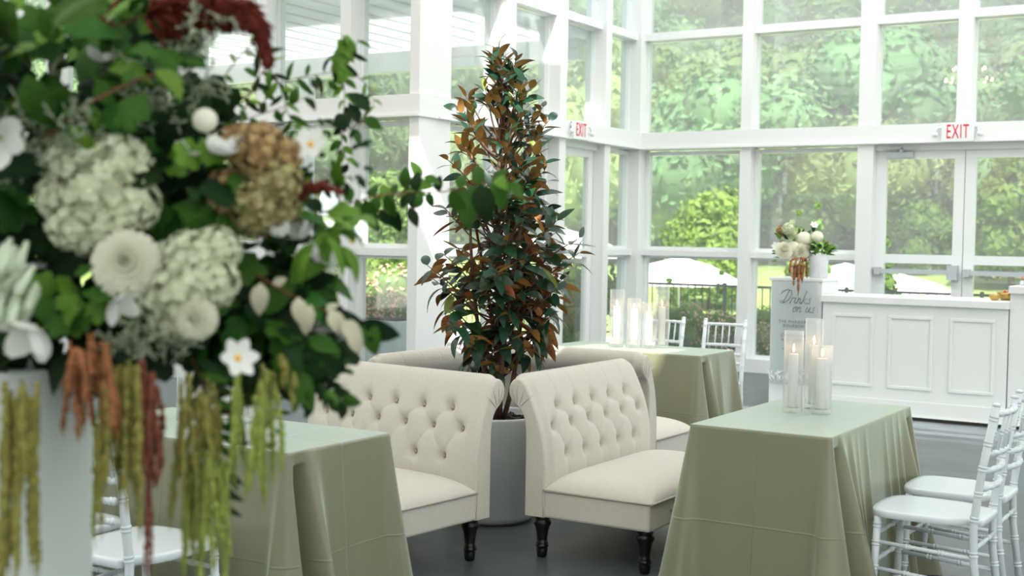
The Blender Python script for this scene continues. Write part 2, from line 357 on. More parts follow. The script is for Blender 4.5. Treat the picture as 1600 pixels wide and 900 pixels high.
# the other sides of the hall, behind and beside the camera
pr_ = [(-4.6+1.9*i-0.09, -4.6+1.9*i+0.09) for i in range(11)]
glazed_wall('wall_right', 'R', -4.7, 14.5, pr_, [(pr_[i][1], pr_[i+1][0]) for i in range(10)], glaze=False)
fr_ = struct('wall_front_light_block'); wpart('panel', fr_, 'F', (-14.4, 6.0, 0.10, 0.18, 0.0, Z_B0))  # unseen solid panels added to cut the fill light from behind
pf_ = [(-14.4+2.04*i-0.09, -14.4+2.04*i+0.09) for i in range(11)]
glazed_wall('wall_front', 'F', -14.5, 6.1, pf_, [(pf_[i][1], pf_[i+1][0]) for i in range(10)], glaze=False)
pl_ = [(-4.6+2.0*i-0.09, -4.6+2.0*i+0.09) for i in range(8)]
glazed_wall('wall_far_left', 'L', -4.6, WC, pl_, [(pl_[i][1], pl_[i+1][0]) for i in range(7)], glaze=False)
# ceiling: white rafters with swags of voile hung between them
ceil = struct('ceiling')
RAF = [-4.6, -2.4, -0.2, 2.0, 4.2, 6.4, 8.6, 10.6, 12.5, 14.4]
for y in RAF:
    x0 = -14.4 if y < WC else WB
    mb = MB(); mb.box(x0, 6.0, y-0.08, y+0.08, 5.45, 5.75); mb.build('rafter', M['white'], ceil)
# unseen openings cut in the swags to land sun patches in the room: (x0, x1, y0, y1)
HOLES = [(-4.5, 6.0, 6.5, 6.68), (-3.6, 6.0, 6.92, 7.1), (-6.5, 6.0, 7.25, 7.64), (-2.75, -2.0, 4.7, 5.3), (-2.9, -2.1, 3.3, 3.85), (-3.2, -2.9, 2.5, 2.8), (-6.95, -6.4, 9.0, 10.2), (-6.95, -6.3, 11.0, 11.9)]
for i in range(len(RAF)-1):
    y0, y1 = RAF[i]+0.08, RAF[i+1]-0.08; x0 = -14.4 if RAF[i+1] < WC+1 else WB
    xs = np.linspace(x0, 6.0, int((6-x0)/0.15)); ts = np.linspace(0, 1, 23); mb = MB(); V = []; F = []; nx_ = len(xs)
    for t_ in ts:
        for x in xs: V.append((x, y0+(y1-y0)*t_, 5.62-0.21*4*t_*(1-t_)))
    for a_ in range(22):
        for b_ in range(nx_-1):
            cx, cy = (xs[b_]+xs[b_+1])/2, y0+(y1-y0)*(ts[a_]+ts[a_+1])/2
            if any(h_[0] < cx < h_[1] and h_[2] < cy < h_[3] for h_ in HOLES): continue
            F.append((a_*nx_+b_, (a_+1)*nx_+b_, (a_+1)*nx_+b_+1, a_*nx_+b_+1))
    mb.add(V, F, 0, True); mb.build('voile_swag', M['fabric_ceiling'] if RAF[i] > 8 else M['fabric_dimming'], ceil)

# exit signs with emergency lamp heads
def exit_sign(label, loc, rz):
    t = thing('exit_sign', label, 'sign', loc, rz)
    mb = MB(); mb.cbox(-0.175, 0.175, -0.035, 0.0, -0.105, 0.105, 0.008); mb.build('housing', M['trim'], t)
    me = text_mesh('lettering', 'EXIT', 0.215, M['red'], 0.002, xs=0.50, space=1.12)
    put('lettering', me, t, (0, -0.037, 0.0), (R(90), 0, 0))
    for s in (-1, 1):
        mb = MB(); mb.tube([(s*0.175, -0.02, 0.05), (s*0.215, -0.03, 0.055), (s*0.22, -0.05, 0.0)], 0.012, 8)
        mb.ball((s*0.235, -0.05, -0.02), 0.032, 12, 8, sq=(1, 0.8, 1)); mb.build('lamp_head', M['trim'], t)
exit_sign('red lettered exit sign above the double doors behind the bar', (-3.255, WA-0.03, 2.775), 0)
exit_sign('washed out exit sign above the side door by the tree', (WB+0.03, 12.74, 2.775), R(90))

# ------------------------------------------------------------------ tufted settees
SL = 1.17
def settee_meshes():
    prof_f = [(-0.112, 0.36), (-0.114, 0.44), (-0.108, 0.52), (-0.094, 0.60), (-0.070, 0.68), (-0.040, 0.75), (-0.012, 0.81), (0.012, 0.85), (0.035, 0.872), (0.058, 0.874), (0.082, 0.860), (0.100, 0.832), (0.104, 0.800), (0.092, 0.768), (0.066, 0.742), (0.036, 0.722), (0.014, 0.69), (0.003, 0.64), (0.0, 0.55)]
    P = np.array(prof_f); seg = np.r_[0, np.cumsum(np.hypot(*np.diff(P, axis=0).T))]
    def at(t): return np.c_[np.interp(t, seg, P[:, 0]), np.interp(t, seg, P[:, 1])]
    # smooth the polyline
    tt = np.linspace(0, seg[-1], 150); Q = at(tt)
    for _ in range(10): Q[1:-1] = 0.25*Q[:-2]+0.5*Q[1:-1]+0.25*Q[2:]
    T = np.gradient(Q, axis=0); T /= np.linalg.norm(T, axis=1)[:, None]; Nn = np.c_[-T[:, 1], T[:, 0]]   # outward
    tb = [float(np.interp(z, Q[:60, 1], tt[:60])) for z in (0.495, 0.635, 0.775)]
    rows = [[(i-2)*0.185 for i in range(5)], [(i-2.5)*0.185 for i in range(6)], [(i-2)*0.185 for i in range(5)]]
    B = [(x, tb[r]) for r in range(3) for x in rows[r]]
    segs = []
    for r in range(2):
        for a in rows[r]:
            for b in rows[r+1]:
                if abs(abs(a-b)-0.0925) < 0.01: segs.append(((a, tb[r]), (b, tb[r+1])))
    seam = [((x, tb[2]), (x, tb[2]+0.26)) for x in rows[2]]
    for x in rows[0]: segs.append(((x, tb[0]), (x, 0.0)))
    xs = np.linspace(-SL/2+0.012, SL/2-0.012, 210)
    X, TT = np.meshgrid(xs, tt)
    d2 = np.full(X.shape, 9.0); ds = np.full(X.shape, 9.0)
    for (bx, bt) in B: d2 = np.minimum(d2, (X-bx)**2+(TT-bt)**2)
    for (p, q) in segs:
        p = np.array(p); q = np.array(q); v = q-p; L2 = v@v
        k = np.clip(((X-p[0])*v[0]+(TT-p[1])*v[1])/L2, 0, 1)
        ds = np.minimum(ds, np.hypot(X-p[0]-k*v[0], TT-p[1]-k*v[1]))
    dt = np.full(X.shape, 9.0)
    for (p, q) in seam:
        k = np.clip((TT-p[1])/(q[1]-p[1]), 0, 1); dt = np.minimum(dt, np.hypot(X-p[0], TT-p[1]-k*(q[1]-p[1])))
    h = -0.024*np.exp(-d2/0.015**2) - 0.024*np.exp(-d2/0.034**2) - 0.0035*np.exp(-(ds/0.008)**2) - 0.005*np.exp(-(ds/0.035)**2) - 0.003*np.exp(-(dt/0.006)**2) + 0.018
    edge = np.clip((SL/2-0.02-np.abs(X))/0.05, 0, 1); edge = edge*edge*(3-2*edge)
    fade = np.clip((0.74-TT)/0.12, 0, 1); h = h*edge*fade
    G = np.stack([X, Q[:, 0][:, None]+h*Nn[:, 0][:, None], Q[:, 1][:, None]+h*Nn[:, 1][:, None]], -1)
    mb = MB(); mb.grid(G, flip=True)
    # lower back, front strip and rounded ends
    mb.box(-SL/2+0.012, SL/2-0.012, -0.055, 0.0, 0.21, 0.56); mb.box(-SL/2+0.012, SL/2-0.012, -0.11, -0.055, 0.21, 0.38)
    outline = np.r_[[(-0.112, 0.21)], Q[::3], [(0.0, 0.21)]]; c = outline.mean(0)
    for s in (-1, 1):
        rings = []
        for (dx, sh) in ((0.012, 0.0), (0.006, 0.001), (0.002, 0.004), (0.0, 0.009)):
            o2 = []
            for i, p in enumerate(outline):
                a = outline[max(i-1, 0)]; b = outline[min(i+1, len(outline)-1)]; t = (b-a)/max(1e-6, np.linalg.norm(b-a)); n = np.array([t[1], -t[0]])
                o2.append(p+n*sh)
            rings.append([(s*(SL/2-dx), q[0], q[1]) for q in o2])
        mb.grid(np.array(rings), flip=(s > 0))
        vs = rings[-1]; mb.add(vs, [tuple(range(len(vs)))] if s < 0 else [tuple(range(len(vs)-1, -1, -1))], 0, False)
    back = mb.mesh('back', M['linen'])
    btn = MB(); btn.ball((0, 0, 0), 0.011, 10, 6); btnm = btn.mesh('button', M['linen_btn'])
    bpos = []
    for (bx, bt) in B:
        q = [float(np.interp(bt, tt, Q[:, k])) for k in (0, 1)]; n = [float(np.interp(bt, tt, Nn[:, k])) for k in (0, 1)]
        bpos.append((bx, q[0]-0.020*n[0], q[1]-0.020*n[1]))
    # pleats fanning over the roll at both ends
    pl = MB()
    for s in (-1, 1):
        for (a, b) in (((0.03, 0.735), (-0.045, 0.80)), ((0.035, 0.745), (-0.005, 0.845)), ((0.05, 0.748), (0.045, 0.862)), ((0.06, 0.755), (0.082, 0.84))):
            x = s*(SL/2+0.0008); pl.tube([(x, a[0], a[1]), (x, (a[0]+b[0])/2+0.004, (a[1]+b[1])/2), (x-s*0.002, b[0], b[1])], [0.0012, 0.0022, 0.0008], 5)
        pl.tube([(s*(SL/2+0.0008), -0.10, 0.40), (s*(SL/2+0.0008), -0.102, 0.3), (s*(SL/2+0.0008), -0.108, 0.212)], 0.0014, 5)
    plm = pl.mesh('pleat_seam', M['linen_pipe'])
    bs = MB(); bs.cbox(-SL/2, SL/2, -0.672, -0.108, 0.21, 0.345, 0.012); base = bs.mesh('seat_base', M['linen'])
    n1, n2 = 60, 40; u = np.linspace(-1, 1, n1); v = np.linspace(-1, 1, n2); U, V = np.meshgrid(u, v)
    U2 = np.sign(U)*(1-(1-np.abs(U))**1.8); V2 = np.sign(V)*(1-(1-np.abs(V))**1.8)
    Zc = 0.338+0.092*np.power(np.clip(1-np.abs(U2)**7, 0, 1), 0.55)*np.power(np.clip(1-np.abs(V2)**5, 0, 1), 0.5)*(0.9+0.1*(1-U2**2)*(1-V2**2))
    G = np.stack([U2*(SL/2+0.004), -0.39+V2*0.292, Zc], -1); cs = MB(); cs.grid(G, flip=True); cushion = cs.mesh('seat_cushion', M['linen'])
    pp = MB(); a, b0, b1 = SL/2+0.006, -0.684, -0.108; rr = 0.025; pts = [(-a, b1, 0.343)]
    for k in range(7): th = math.pi+k/6*math.pi/2; pts.append((-a+rr+rr*math.cos(th), b0+rr+rr*math.sin(th), 0.343))
    for k in range(7): th = 1.5*math.pi+k/6*math.pi/2; pts.append((a-rr+rr*math.cos(th), b0+rr+rr*math.sin(th), 0.343))
    pts.append((a, b1, 0.343)); pp.tube(pts, 0.0055, 8); piping = pp.mesh('piping', M['linen_pipe'])
    lg = MB(); lg.lathe([(0.020, 0.0), (0.024, 0.004), (0.029, 0.040), (0.026, 0.046), (0.033, 0.052), (0.033, 0.060), (0.028, 0.064), (0.031, 0.070), (0.027, 0.076), (0.026, 0.09), (0.031, 0.13), (0.037, 0.150), (0.044, 0.165), (0.043, 0.178), (0.034, 0.186), (0.039, 0.190), (0.039, 0.198), (0.033, 0.202), (0.033, 0.214)], 20)
    leg = lg.mesh('leg', M['black'])
    return back, btnm, bpos, plm, base, cushion, piping, leg
SM = settee_meshes()
def settee(label, loc, rz):
    t = thing('tufted_settee', label, 'settee', loc, rz, 'settees back to back around the potted tree')
    back, btnm, bpos, plm, base, cushion, piping, leg = SM
    bk = put('back', back, t)
    for p in bpos: put('button', btnm, bk, p)
    put('pleat_seam', plm, bk)
    put('seat_base', base, t); cu = put('seat_cushion', cushion, t); put('piping', piping, t)
    for x in (-0.36, 0.0, 0.36): put('base_button', btnm, t, (x, -0.672, 0.28))
    for sx in (-1, 1):
        for y in (-0.06, -0.615): put('leg', leg, t, (sx*(SL/2-0.075), y, 0))
    return t
a1 = R(-6.0)
settee('cream tufted settee with its seat turned to the sage table under the flowers', (-3.285-SL/2*math.cos(a1), 5.135-SL/2*math.sin(a1), 0), a1)
settee('cream tufted settee with its seat turned to the table with three candles', (-3.18, 5.275+SL/2, 0), R(90))
settee('cream tufted settee facing away towards the farthest sage table', (-3.30-SL/2, 6.90, 0), R(180))
settee('cream tufted settee mostly hidden behind the tree, sun flecks on its rolled top', (-4.44, 5.62+SL/2, 0), R(-90))

# ------------------------------------------------------------------ tables with floor length cloths
TH = 0.762
def cloth_mesh(lx, ly, seed, wing):
    rg = np.random.default_rng(seed); hx, hy = lx/2, ly/2; rc = 0.012
    path = []
    def side(p, q, n, nrm, L0):
        for i in range(n):
            t = i/n; path.append((p[0]+(q[0]-p[0])*t, p[1]+(q[1]-p[1])*t, nrm[0], nrm[1], 0))
    def corner(cx, cy, a0, n=10):
        for i in range(n):
            a = a0+math.pi/2*i/n; path.append((cx+rc*math.cos(a), cy+rc*math.sin(a), math.cos(a), math.sin(a), 1))
    nx, ny = int(lx*110), int(ly*110)
    side((-hx+rc, -hy), (hx-rc, -hy), nx, (0, -1), 0); corner(hx-rc, -hy+rc, -math.pi/2)
    side((hx, -hy+rc), (hx, hy-rc), ny, (1, 0), 0); corner(hx-rc, hy-rc, 0)
    side((hx-rc, hy), (-hx+rc, hy), nx, (0, 1), 0); corner(-hx+rc, hy-rc, math.pi/2)
    side((-hx, hy-rc), (-hx, -hy+rc), ny, (-1, 0), 0); corner(-hx+rc, -hy+rc, math.pi)
    A = np.array(path); n = len(A); d = np.hypot(*(np.roll(A[:, :2], -1, 0)-A[:, :2]).T); s = np.r_[0, np.cumsum(d)[:-1]]; Lt = d.sum()
    corners = [s[nx+5], s[nx+10+ny+5], s[2*nx+20+ny+5], s[2*nx+30+2*ny+5]]
    fold = np.zeros(n)
    for k in range(26):
        c = rg.uniform(0, Lt); w = rg.uniform(0.03, 0.10); dd = (s-c+Lt/2) % Lt-Lt/2; fold += rg.uniform(-0.010, 0.016)*np.exp(-(dd/w)**2)
    sharp = np.zeros(n); groove = np.zeros(n)
    for ci, c in enumerate(corners):
        dd = (s-c+Lt/2) % Lt-Lt/2; sg = wing[ci]; e = dd*sg
        sharp += 0.080*np.exp(-((dd)/0.035)**2) + 0.15*np.exp(-((e-0.125)/0.042)**2)
        groove += -0.125*np.exp(-((e-0.065)/0.026)**2)
        if (ci in (1, 3)) == (sg > 0):      # loose folds only along the long sides
            for (o, am, w) in ((0.235, 0.065, 0.022), (0.335, 0.055, 0.024), (0.46, 0.045, 0.022)): sharp += am*np.exp(-((e-o)/w)**2)
    rows = []; zs = np.r_[np.linspace(1, 0.93, 6), np.linspace(0.90, 0.0, 34)]
    for zf in zs:
        k = 1-zf; kk = k**1.05
        off = 0.004+0.055*kk + fold*k**0.7*1.3 + sharp*kk + groove*min(1, k*7)*(0.55+0.45*k)
        if zf > 0.93: off = np.maximum(off, 0.003)
        x = A[:, 0]+A[:, 2]*off; y = A[:, 1]+A[:, 3]*off
        z = np.full(n, 0.003+zf*(TH))
        rows.append(np.stack([x, y, z], -1))
    top0 = np.stack([A[:, 0]*0.992, A[:, 1]*0.992, np.full(n, TH+0.0065)], -1)
    rows = [top0, np.stack([A[:, 0]+A[:, 2]*0.001, A[:, 1]+A[:, 3]*0.001, np.full(n, TH+0.0055)], -1)] + rows
    G = np.array(rows); G = np.concatenate([G, G[:, :1]], 1); mb = MB(); mb.grid(G)
    mb.add(top0.tolist(), [tuple(range(n))], 0, False)
    return mb.mesh('tablecloth', M['cloth'])
tb_ = MB(); tb_.cbox(-0.61, 0.61, -0.305, 0.305, TH-0.03, TH, 0.004); TABLETOP = tb_.mesh('tabletop', M['bark'])
tl_ = MB(); tl_.tube([(0, 0, 0), (0, 0, TH-0.03)], 0.016, 10); TABLELEG = tl_.mesh('leg', M['metal'])
def table(loc, rz, seed, wing, lab_c, lab_t):
    t = thing('banquet_table', lab_t, 'table', loc, rz, 'narrow banquet tables under sage cloths')
    put('tabletop', TABLETOP, t)
    for sx in (-1, 1):
        for sy in (-1, 1): put('leg', TABLELEG, t, (sx*0.52, sy*0.25, 0))
    c = put('tablecloth', cloth_mesh(1.22, 0.61, seed, wing), None, loc, (0, 0, rz))
    tag(c, lab_c, 'tablecloth', 'floor length sage tablecloths')
table((-1.909, 5.65, 0), R(90), 11, (-1, -1, -1, 1), 'sage satin tablecloth beside the white chairs at the right, three candles on it', 'narrow banquet table under the cloth with three candles')
table((-3.68, 3.745, 0), R(0), 23, (1, 1, 1, -1), 'sage satin tablecloth partly behind the hanging amaranth, nearest to the flowers', 'narrow banquet table under the cloth behind the hanging flowers')
table((-4.10, 8.375, 0), R(0), 31, (1, 1, 1, -1), 'sage satin tablecloth farthest away, sunlit by the window wall', 'narrow banquet table under the farthest sage cloth')

# candle cylinders
def candle(label, x, y, r, h, ch, group):
    t = thing('candle_cylinder', label, 'candle holder', (x, y, TH+0.0085), 0, group)
    mb = MB(); n = 96; fl_ = lambda j: 0.035*(1 if (j//2) % 2 else -1)*(0.6 if j % 2 else 1)
    mb.lathe([(r*0.96, 0.0), (r, 0.004), (r, h)], n, flute=fl_, close=False)
    mb.lathe([(r*0.92, h), (r*0.92, 0.022), (0.001, 0.02)], 48, close=False); mb.lathe([(r*0.97, 0), (0.001, 0.0)], 48, close=False)
    mb.build('ribbed_glass', M['vase'], t)
    mb = MB(); cr = r*0.52; mb.lathe([(cr*1.1, 0.022), (cr*1.1, 0.03), (cr, 0.034), (cr, ch-0.004), (cr*0.9, ch), (cr*0.3, ch-0.004), (0.001, ch-0.004)], 20); c = mb.build('candle', M['wax'], t)
    mb = MB(); mb.tube([(0, 0, ch-0.005), (0.001, 0, ch+0.01)], 0.0012, 5); mb.build('wick', M['black'], c)
    mb = MB(); mb.lathe([(0.0008, ch+0.006), (0.0045, ch+0.014), (0.0055, ch+0.02), (0.0035, ch+0.032), (0.0006, ch+0.044)], 10); mb.build('flame', M['flame'], c)
candle('shorter ribbed candle cylinder at the left of the trio on the right table', -1.99, 5.68, 0.043, 0.375, 0.27, 'candles on the right table')
candle('ribbed candle cylinder nearest the chairs in the trio on the right table', -1.862, 5.70, 0.045, 0.315, 0.255, 'candles on the right table')
candle('tallest ribbed candle cylinder at the back of the right table trio', -1.955, 5.86, 0.040, 0.425, 0.30, 'candles on the right table')
for i, (x, y, h, ch, lb) in enumerate(((-4.245, 8.30, 0.42, 0.30, 'leftmost ribbed candle cylinder on the farthest table'), (-4.12, 8.33, 0.36, 0.28, 'second ribbed candle cylinder from the left on the farthest table'), (-4.02, 8.37, 0.33, 0.27, 'third ribbed candle cylinder from the left on the farthest table'), (-3.965, 8.47, 0.46, 0.30, 'tallest ribbed candle cylinder at the right of the group on the farthest table'))):
    candle(lb, x, y, 0.05, h, ch, 'candles on the farthest table')
for x, y, h, ch, lb in ((-3.93, 3.80, 0.34, 0.25, 'leftmost ribbed candle cylinder glimpsed behind the hanging amaranth'), (-3.83, 3.90, 0.40, 0.28, 'middle ribbed candle cylinder glimpsed behind the hanging amaranth'), (-3.67, 3.92, 0.34, 0.24, 'rightmost ribbed candle cylinder glimpsed behind the hanging amaranth')):
    candle(lb, x, y, 0.047, h, ch, 'candles on the table behind the flowers')

# ------------------------------------------------------------------ bamboo style chairs
def chair_proto():
    t = thing('bamboo_chair', 'chair', 'chair')
    def ringed(mb, pts, r, marks):
        pts = [Vector(p) for p in pts]; mb.tube(pts, r, 12)
        L = [0]
        for a, b in zip(pts, pts[1:]): L.append(L[-1]+(b-a).length)
        for mk in marks:
            for dm in (-0.007, 0.007):
                q = mk*L[-1]+dm
                for i in range(len(pts)-1):
                    if L[i] <= q <= L[i+1]:
                        d = (pts[i+1]-pts[i]).normalized(); c = pts[i]+d*(q-L[i])
                        rr = r if not hasattr(r, '__len__') else r[i]
                        mb.tube([c-d*0.0045, c-d*0.002, c+d*0.002, c+d*0.0045], [rr*1.0, rr+0.0028, rr+0.0028, rr*1.0], 12, cap=False)
    for s in (-1, 1):
        mb = MB(); ringed(mb, [(s*0.175, -0.205, 0), (s*0.175, -0.185, 0.44)], 0.0155, (0.28, 0.52, 0.75, 0.92)); mb.build('leg', M['chair'], t)
    for s in (-1, 1):
        mb = MB(); ringed(mb, [(s*0.165, 0.235, 0), (s*0.165, 0.195, 0.30), (s*0.165, 0.19, 0.45), (s*0.165, 0.215, 0.66), (s*0.165, 0.262, 0.925)], 0.016, (0.12, 0.25, 0.36, 0.51, 0.62, 0.73, 0.84, 0.95))
        mb.lathe([(0.012, 0.0), (0.017, 0.006), (0.017, 0.010), (0.010, 0.015), (0.0005, 0.017)], 14, c=(s*0.165, 0.263, 0.924)); mb.build('back_post', M['chair'], t)
    # seat: wide front, narrow waist at the posts
    out = []
    for (x, y) in ((0.0, -0.232), (0.10, -0.228), (0.155, -0.215), (0.190, -0.19), (0.203, -0.15), (0.203, -0.05), (0.198, 0.06), (0.190, 0.10), (0.172, 0.125), (0.150, 0.145), (0.143, 0.17), (0.143, 0.215), (0.12, 0.222), (0.0, 0.224)): out.append((x, y))
    out = out + [(-x, y) for (x, y) in out[-2:0:-1]]
    o = np.array(out); 
    for _ in range(2):
        q = []; 
        for i in range(len(o)): a, b = o[i], o[(i+1) % len(o)]; q += [0.75*a+0.25*b, 0.25*a+0.75*b]
        o = np.array(q)
    n = len(o); mb = MB(); rings = []
    for sc, z in ((0.985, 0.440), (1.0, 0.445), (1.0, 0.462), (0.985, 0.468), (0.9, 0.468)):
        rings.append([(p[0]*sc, p[1]*sc, z) for p in o])
    G = np.array(rings); G = np.concatenate([G, G[:, :1]], 1); mb.grid(G, flip=True)
    mb.add(rings[-1], [tuple(range(n))], 0, False); mb.add(rings[0], [tuple(range(n-1, -1, -1))], 0, False)
    st = mb.build('seat', M['chair'], t)
    def bar(name, a, b, r=0.009, bow=0.0, marks=(0.33, 0.66)):
        a = Vector(a); b = Vector(b); pts = [a.lerp(b, k/8)+Vector((0, bow*4*(k/8)*(1-k/8), 0)) for k in range(9)] if bow else [a, b]
        mb = MB(); ringed(mb, pts, r, marks); return mb.build(name, M['chair'], t)
    for z in (0.335, 0.225):
        for s in (-1, 1): bar('stretcher', (s*0.175, -0.19-0.01*(0.335-z)*5, z), (s*0.166, 0.20, z-0.02), 0.009)
        bar('stretcher', (-0.175, -0.193, z+0.03), (0.175, -0.193, z+0.03), 0.009)
    bar('stretcher', (-0.165, 0.20, 0.36), (0.165, 0.20, 0.36), 0.009)
    yb = lambda z: float(np.interp(z, (0.45, 0.66, 0.925), (0.19, 0.215, 0.262)))
    for z in (0.895, 0.735, 0.665, 0.595): bar('back_rail', (-0.165, yb(z), z), (0.165, yb(z), z), 0.0115, 0.032, (0.12, 0.3, 0.5, 0.7, 0.88))
    for k in range(6):
        f = (k+0.5)/6; bw = 0.032*4*f*(1-f); x = -0.165+0.33*f; bar('spindle', (x, yb(0.735)+bw, 0.735), (x, yb(0.895)+bw, 0.895), 0.006, 0.0, (0.5,))
    return t
CH = chair_proto(); first = [True]
def chair(label, x, y, rz, group):
    t = CH if first[0] else copy_tree(CH); first[0] = False
    t.location = (x, y, 0); t.rotation_euler = (0, 0, rz); tag(t, label, 'chair', group)
# local -y is the seat front; rotating by -90 turns the front to -X
chair('white bamboo style chair nearest at the right table, two posts in front', -1.265, 5.385, R(-91), 'chairs at the right table')
chair('white bamboo style chair behind the nearest one at the right table', -1.285, 5.94, R(-90), 'chairs at the right table')
chair('white bamboo style chair with its seat beside the hanging red amaranth', -3.425, 3.085, R(180), 'chairs at the table behind the flowers')
chair('white bamboo style chair seen only as a seat corner beside the plinth', -3.93, 3.10, R(181), 'chairs at the table behind the flowers')
chair('pale white chair back beyond the right end of the farthest table', -3.87, 9.20, R(2), 'chairs at the farthest table')
chair('pale white chair back half hidden by the candles on the farthest table', -4.42, 9.22, R(-3), 'chairs at the farthest table')

# ------------------------------------------------------------------ bar
BY = 11.43
def bar_unit(name, label, x0, x1, h, depth, panels):
    t = thing(name, label, 'bar', ((x0+x1)/2, BY, 0)); w = (x1-x0)/2
    mb = MB(); mb.box(-w, w, 0.0, depth, 0.03, h-0.06); mb.build('body', M['bar'], t)
    mb = MB(); mb.cbox(-w-0.01, w+0.01, -0.035, depth+0.03, h-0.065, h, 0.006); mb.build('counter_top', M['bar'], t)
    mb = MB(); mb.box(-w, w, 0.025, depth-0.02, 0.0, 0.03); mb.build('plinth_gap', M['kick'], t)
    mb = MB(); mb.cbox(-w, w, -0.014, 0.0, 0.03, 0.17, 0.004); mb.build('base_board', M['bar'], t)
    for (a, b) in panels:
        c = (x0+x1)/2; a -= c; b -= c; z0, z1 = 0.27, 0.92; mb = MB(); k = 0.028
        for q in ((a, b, z0, z0+k), (a, b, z1-k, z1), (a, a+k, z0+k, z1-k), (b-k, b, z0+k, z1-k)): mb.cbox(q[0], q[1], -0.012, 0.0, q[2], q[3], 0.004)
        mb.build('panel_moulding', M['bar'], t)
    return t
bar_unit('bar_counter', 'long white panelled bar counter in front of the doors', -3.74, -2.13, 1.08, 0.62, ((-3.65, -3.27), (-3.14, -2.75), (-2.61, -2.23)))
bar_unit('bar_cabinet', 'taller white bar end with an overhanging top at the right edge', -2.12, -1.2, 1.215, 0.62, ())
def bowl(label, x, y, z, r, h, mb_fill):
    t = thing('serving_bowl', label, 'bowl', (x, y, z)); mb = MB()
    mb.lathe([(r*0.5, 0), (r*0.55, 0.004), (r*0.85, h*0.4), (r, h), (r*0.96, h), (r*0.8, h*0.45), (0.002, h*0.2)], 24); mb.build('bowl', M['gold'], t)
    f = MB()
    for k in range(22):
        a = random.uniform(0, 6.28); q = r*0.85*math.sqrt(random.random()); f.ball((q*math.cos(a), q*math.sin(a), h*(0.75+0.4*random.random()*(1-q/r))), r*0.17, 7, 5)
    o = f.build('garnish', mb_fill, t); o['kind'] = 'stuff'
bowl('small gold bowl of pale garnish on the bar', -2.28, 11.60, 1.08, 0.05, 0.055, M['peach'])
bowl('gold bowl heaped with red garnish beside the taller bar end', -2.215, 11.74, 1.08, 0.075, 0.07, M['berry'])
t = thing('bud_vase', 'little white vase with an orange bloom on the taller bar end', 'vase', (-2.06, 11.62, 1.215))
mb = MB(); mb.lathe([(0.018, 0), (0.022, 0.01), (0.02, 0.035), (0.012, 0.045)], 16); mb.build('vase', M['pot'], t)
mb = MB(); [mb.ball((0.014*math.cos(k*2.1), 0.014*math.sin(k*2.1), 0.062+0.006*(k % 2)), 0.014, 8, 6) for k in range(4)]; mb.build('bloom', M['peach'], t)
t = thing('white_jar', 'tall white jar on the taller bar end cut by the frame', 'jar', (-1.95, 11.62, 1.215))
mb = MB(); mb.lathe([(0.05, 0), (0.055, 0.01), (0.055, 0.14), (0.04, 0.16), (0.04, 0.19)], 24); mb.build('jar', M['pot'], t)
# white plinth with the fluted drinks sign
t = thing('white_plinth', 'square white plinth at the left end of the bar', 'plinth', (-4.005, BY, 0))
mb = MB(); mb.cbox(-0.245, 0.245, 0.03, 0.50, 0.0, 1.195, 0.006); mb.build('column', M['bar'], t)
mb = MB(); mb.cbox(-0.265, 0.255, 0.01, 0.52, 1.195, 1.225, 0.006); mb.build('cap', M['bar'], t)
t = thing('menu_sign', 'fluted clear drinks sign with script lettering leaning on the plinth', 'sign', (-4.0, BY-0.02, 0.235))
n = 44; hw = 0.222; P = []
for j in range(n*4+1):
    x = -hw+2*hw*j/(n*4); d = -0.006*abs(math.sin(math.pi*j/4)); P.append([(x, d-0.008, 0.0), (x, d-0.008, 0.96)])
mb = MB(); mb.grid(np.array(P), flip=False); mb.grid(np.array([[(-hw, 0.004, 0), (-hw, 0.004, 0.96)], [(hw, 0.004, 0), (hw, 0.004, 0.96)]]), flip=True); mb.build('fluted_panel', M['acrylic'], t)
GLYPH = {'D': ([[(.45, 1.0), (.36, .6), (.22, .1)], [(-.12, .72), (.0, .92), (.3, 1.06), (.62, .98), (.74, .66), (.6, .28), (.36, .06), (.1, .0), (-.06, .1), (.06, .2), (.3, .08)]], .78),
 'r': ([[(0, .0), (.08, .42), (.14, .46), (.2, .38), (.3, .42)]], .30), 'i': ([[(.05, .44), (.02, .1), (.1, .0), (.2, .1)], [(.1, .62), (.11, .65)]], .22),
 'n': ([[(.0, 0), (.06, .44)], [(.04, .26), (.16, .44), (.24, .38), (.22, .08), (.3, .0), (.38, .1)]], .40), 'k': ([[(0, 0), (.14, .98)], [(.3, .44), (.08, .24), (.3, .0), (.4, .08)]], .42),
 's': ([[(.26, .4), (.16, .46), (.06, .36), (.2, .2), (.18, .04), (.06, .0), (.0, .08)]], .34), 'o': ([[(.2, .44), (.06, .36), (.02, .14), (.12, .0), (.26, .1), (.28, .34), (.2, .44), (.36, .38)]], .38), 'u': ([[(.06, .44), (.02, .12), (.1, .0), (.24, .12), (.3, .44)], [(.3, .44), (.28, .08), (.36, .0), (.44, .1)]], .46), ' ': ([], .3)}
def script_line(body, x, z, sz):
    mb = MB()
    for ch in body:
        st, adv = GLYPH[ch]
        for pl in st: mb.tube([((x+(a_+0.28*b_)*sz), 0, z+b_*sz) for (a_, b_) in pl], 0.0028, 5)
        x += adv*sz
    return mb.mesh('lettering', M['ink'])
put('lettering', script_line('Drinks', -0.135, 0.755, 0.12), t, (0, -0.0165, 0)); put('lettering', script_line('on us', -0.02, 0.675, 0.115), t, (0, -0.0165, 0))
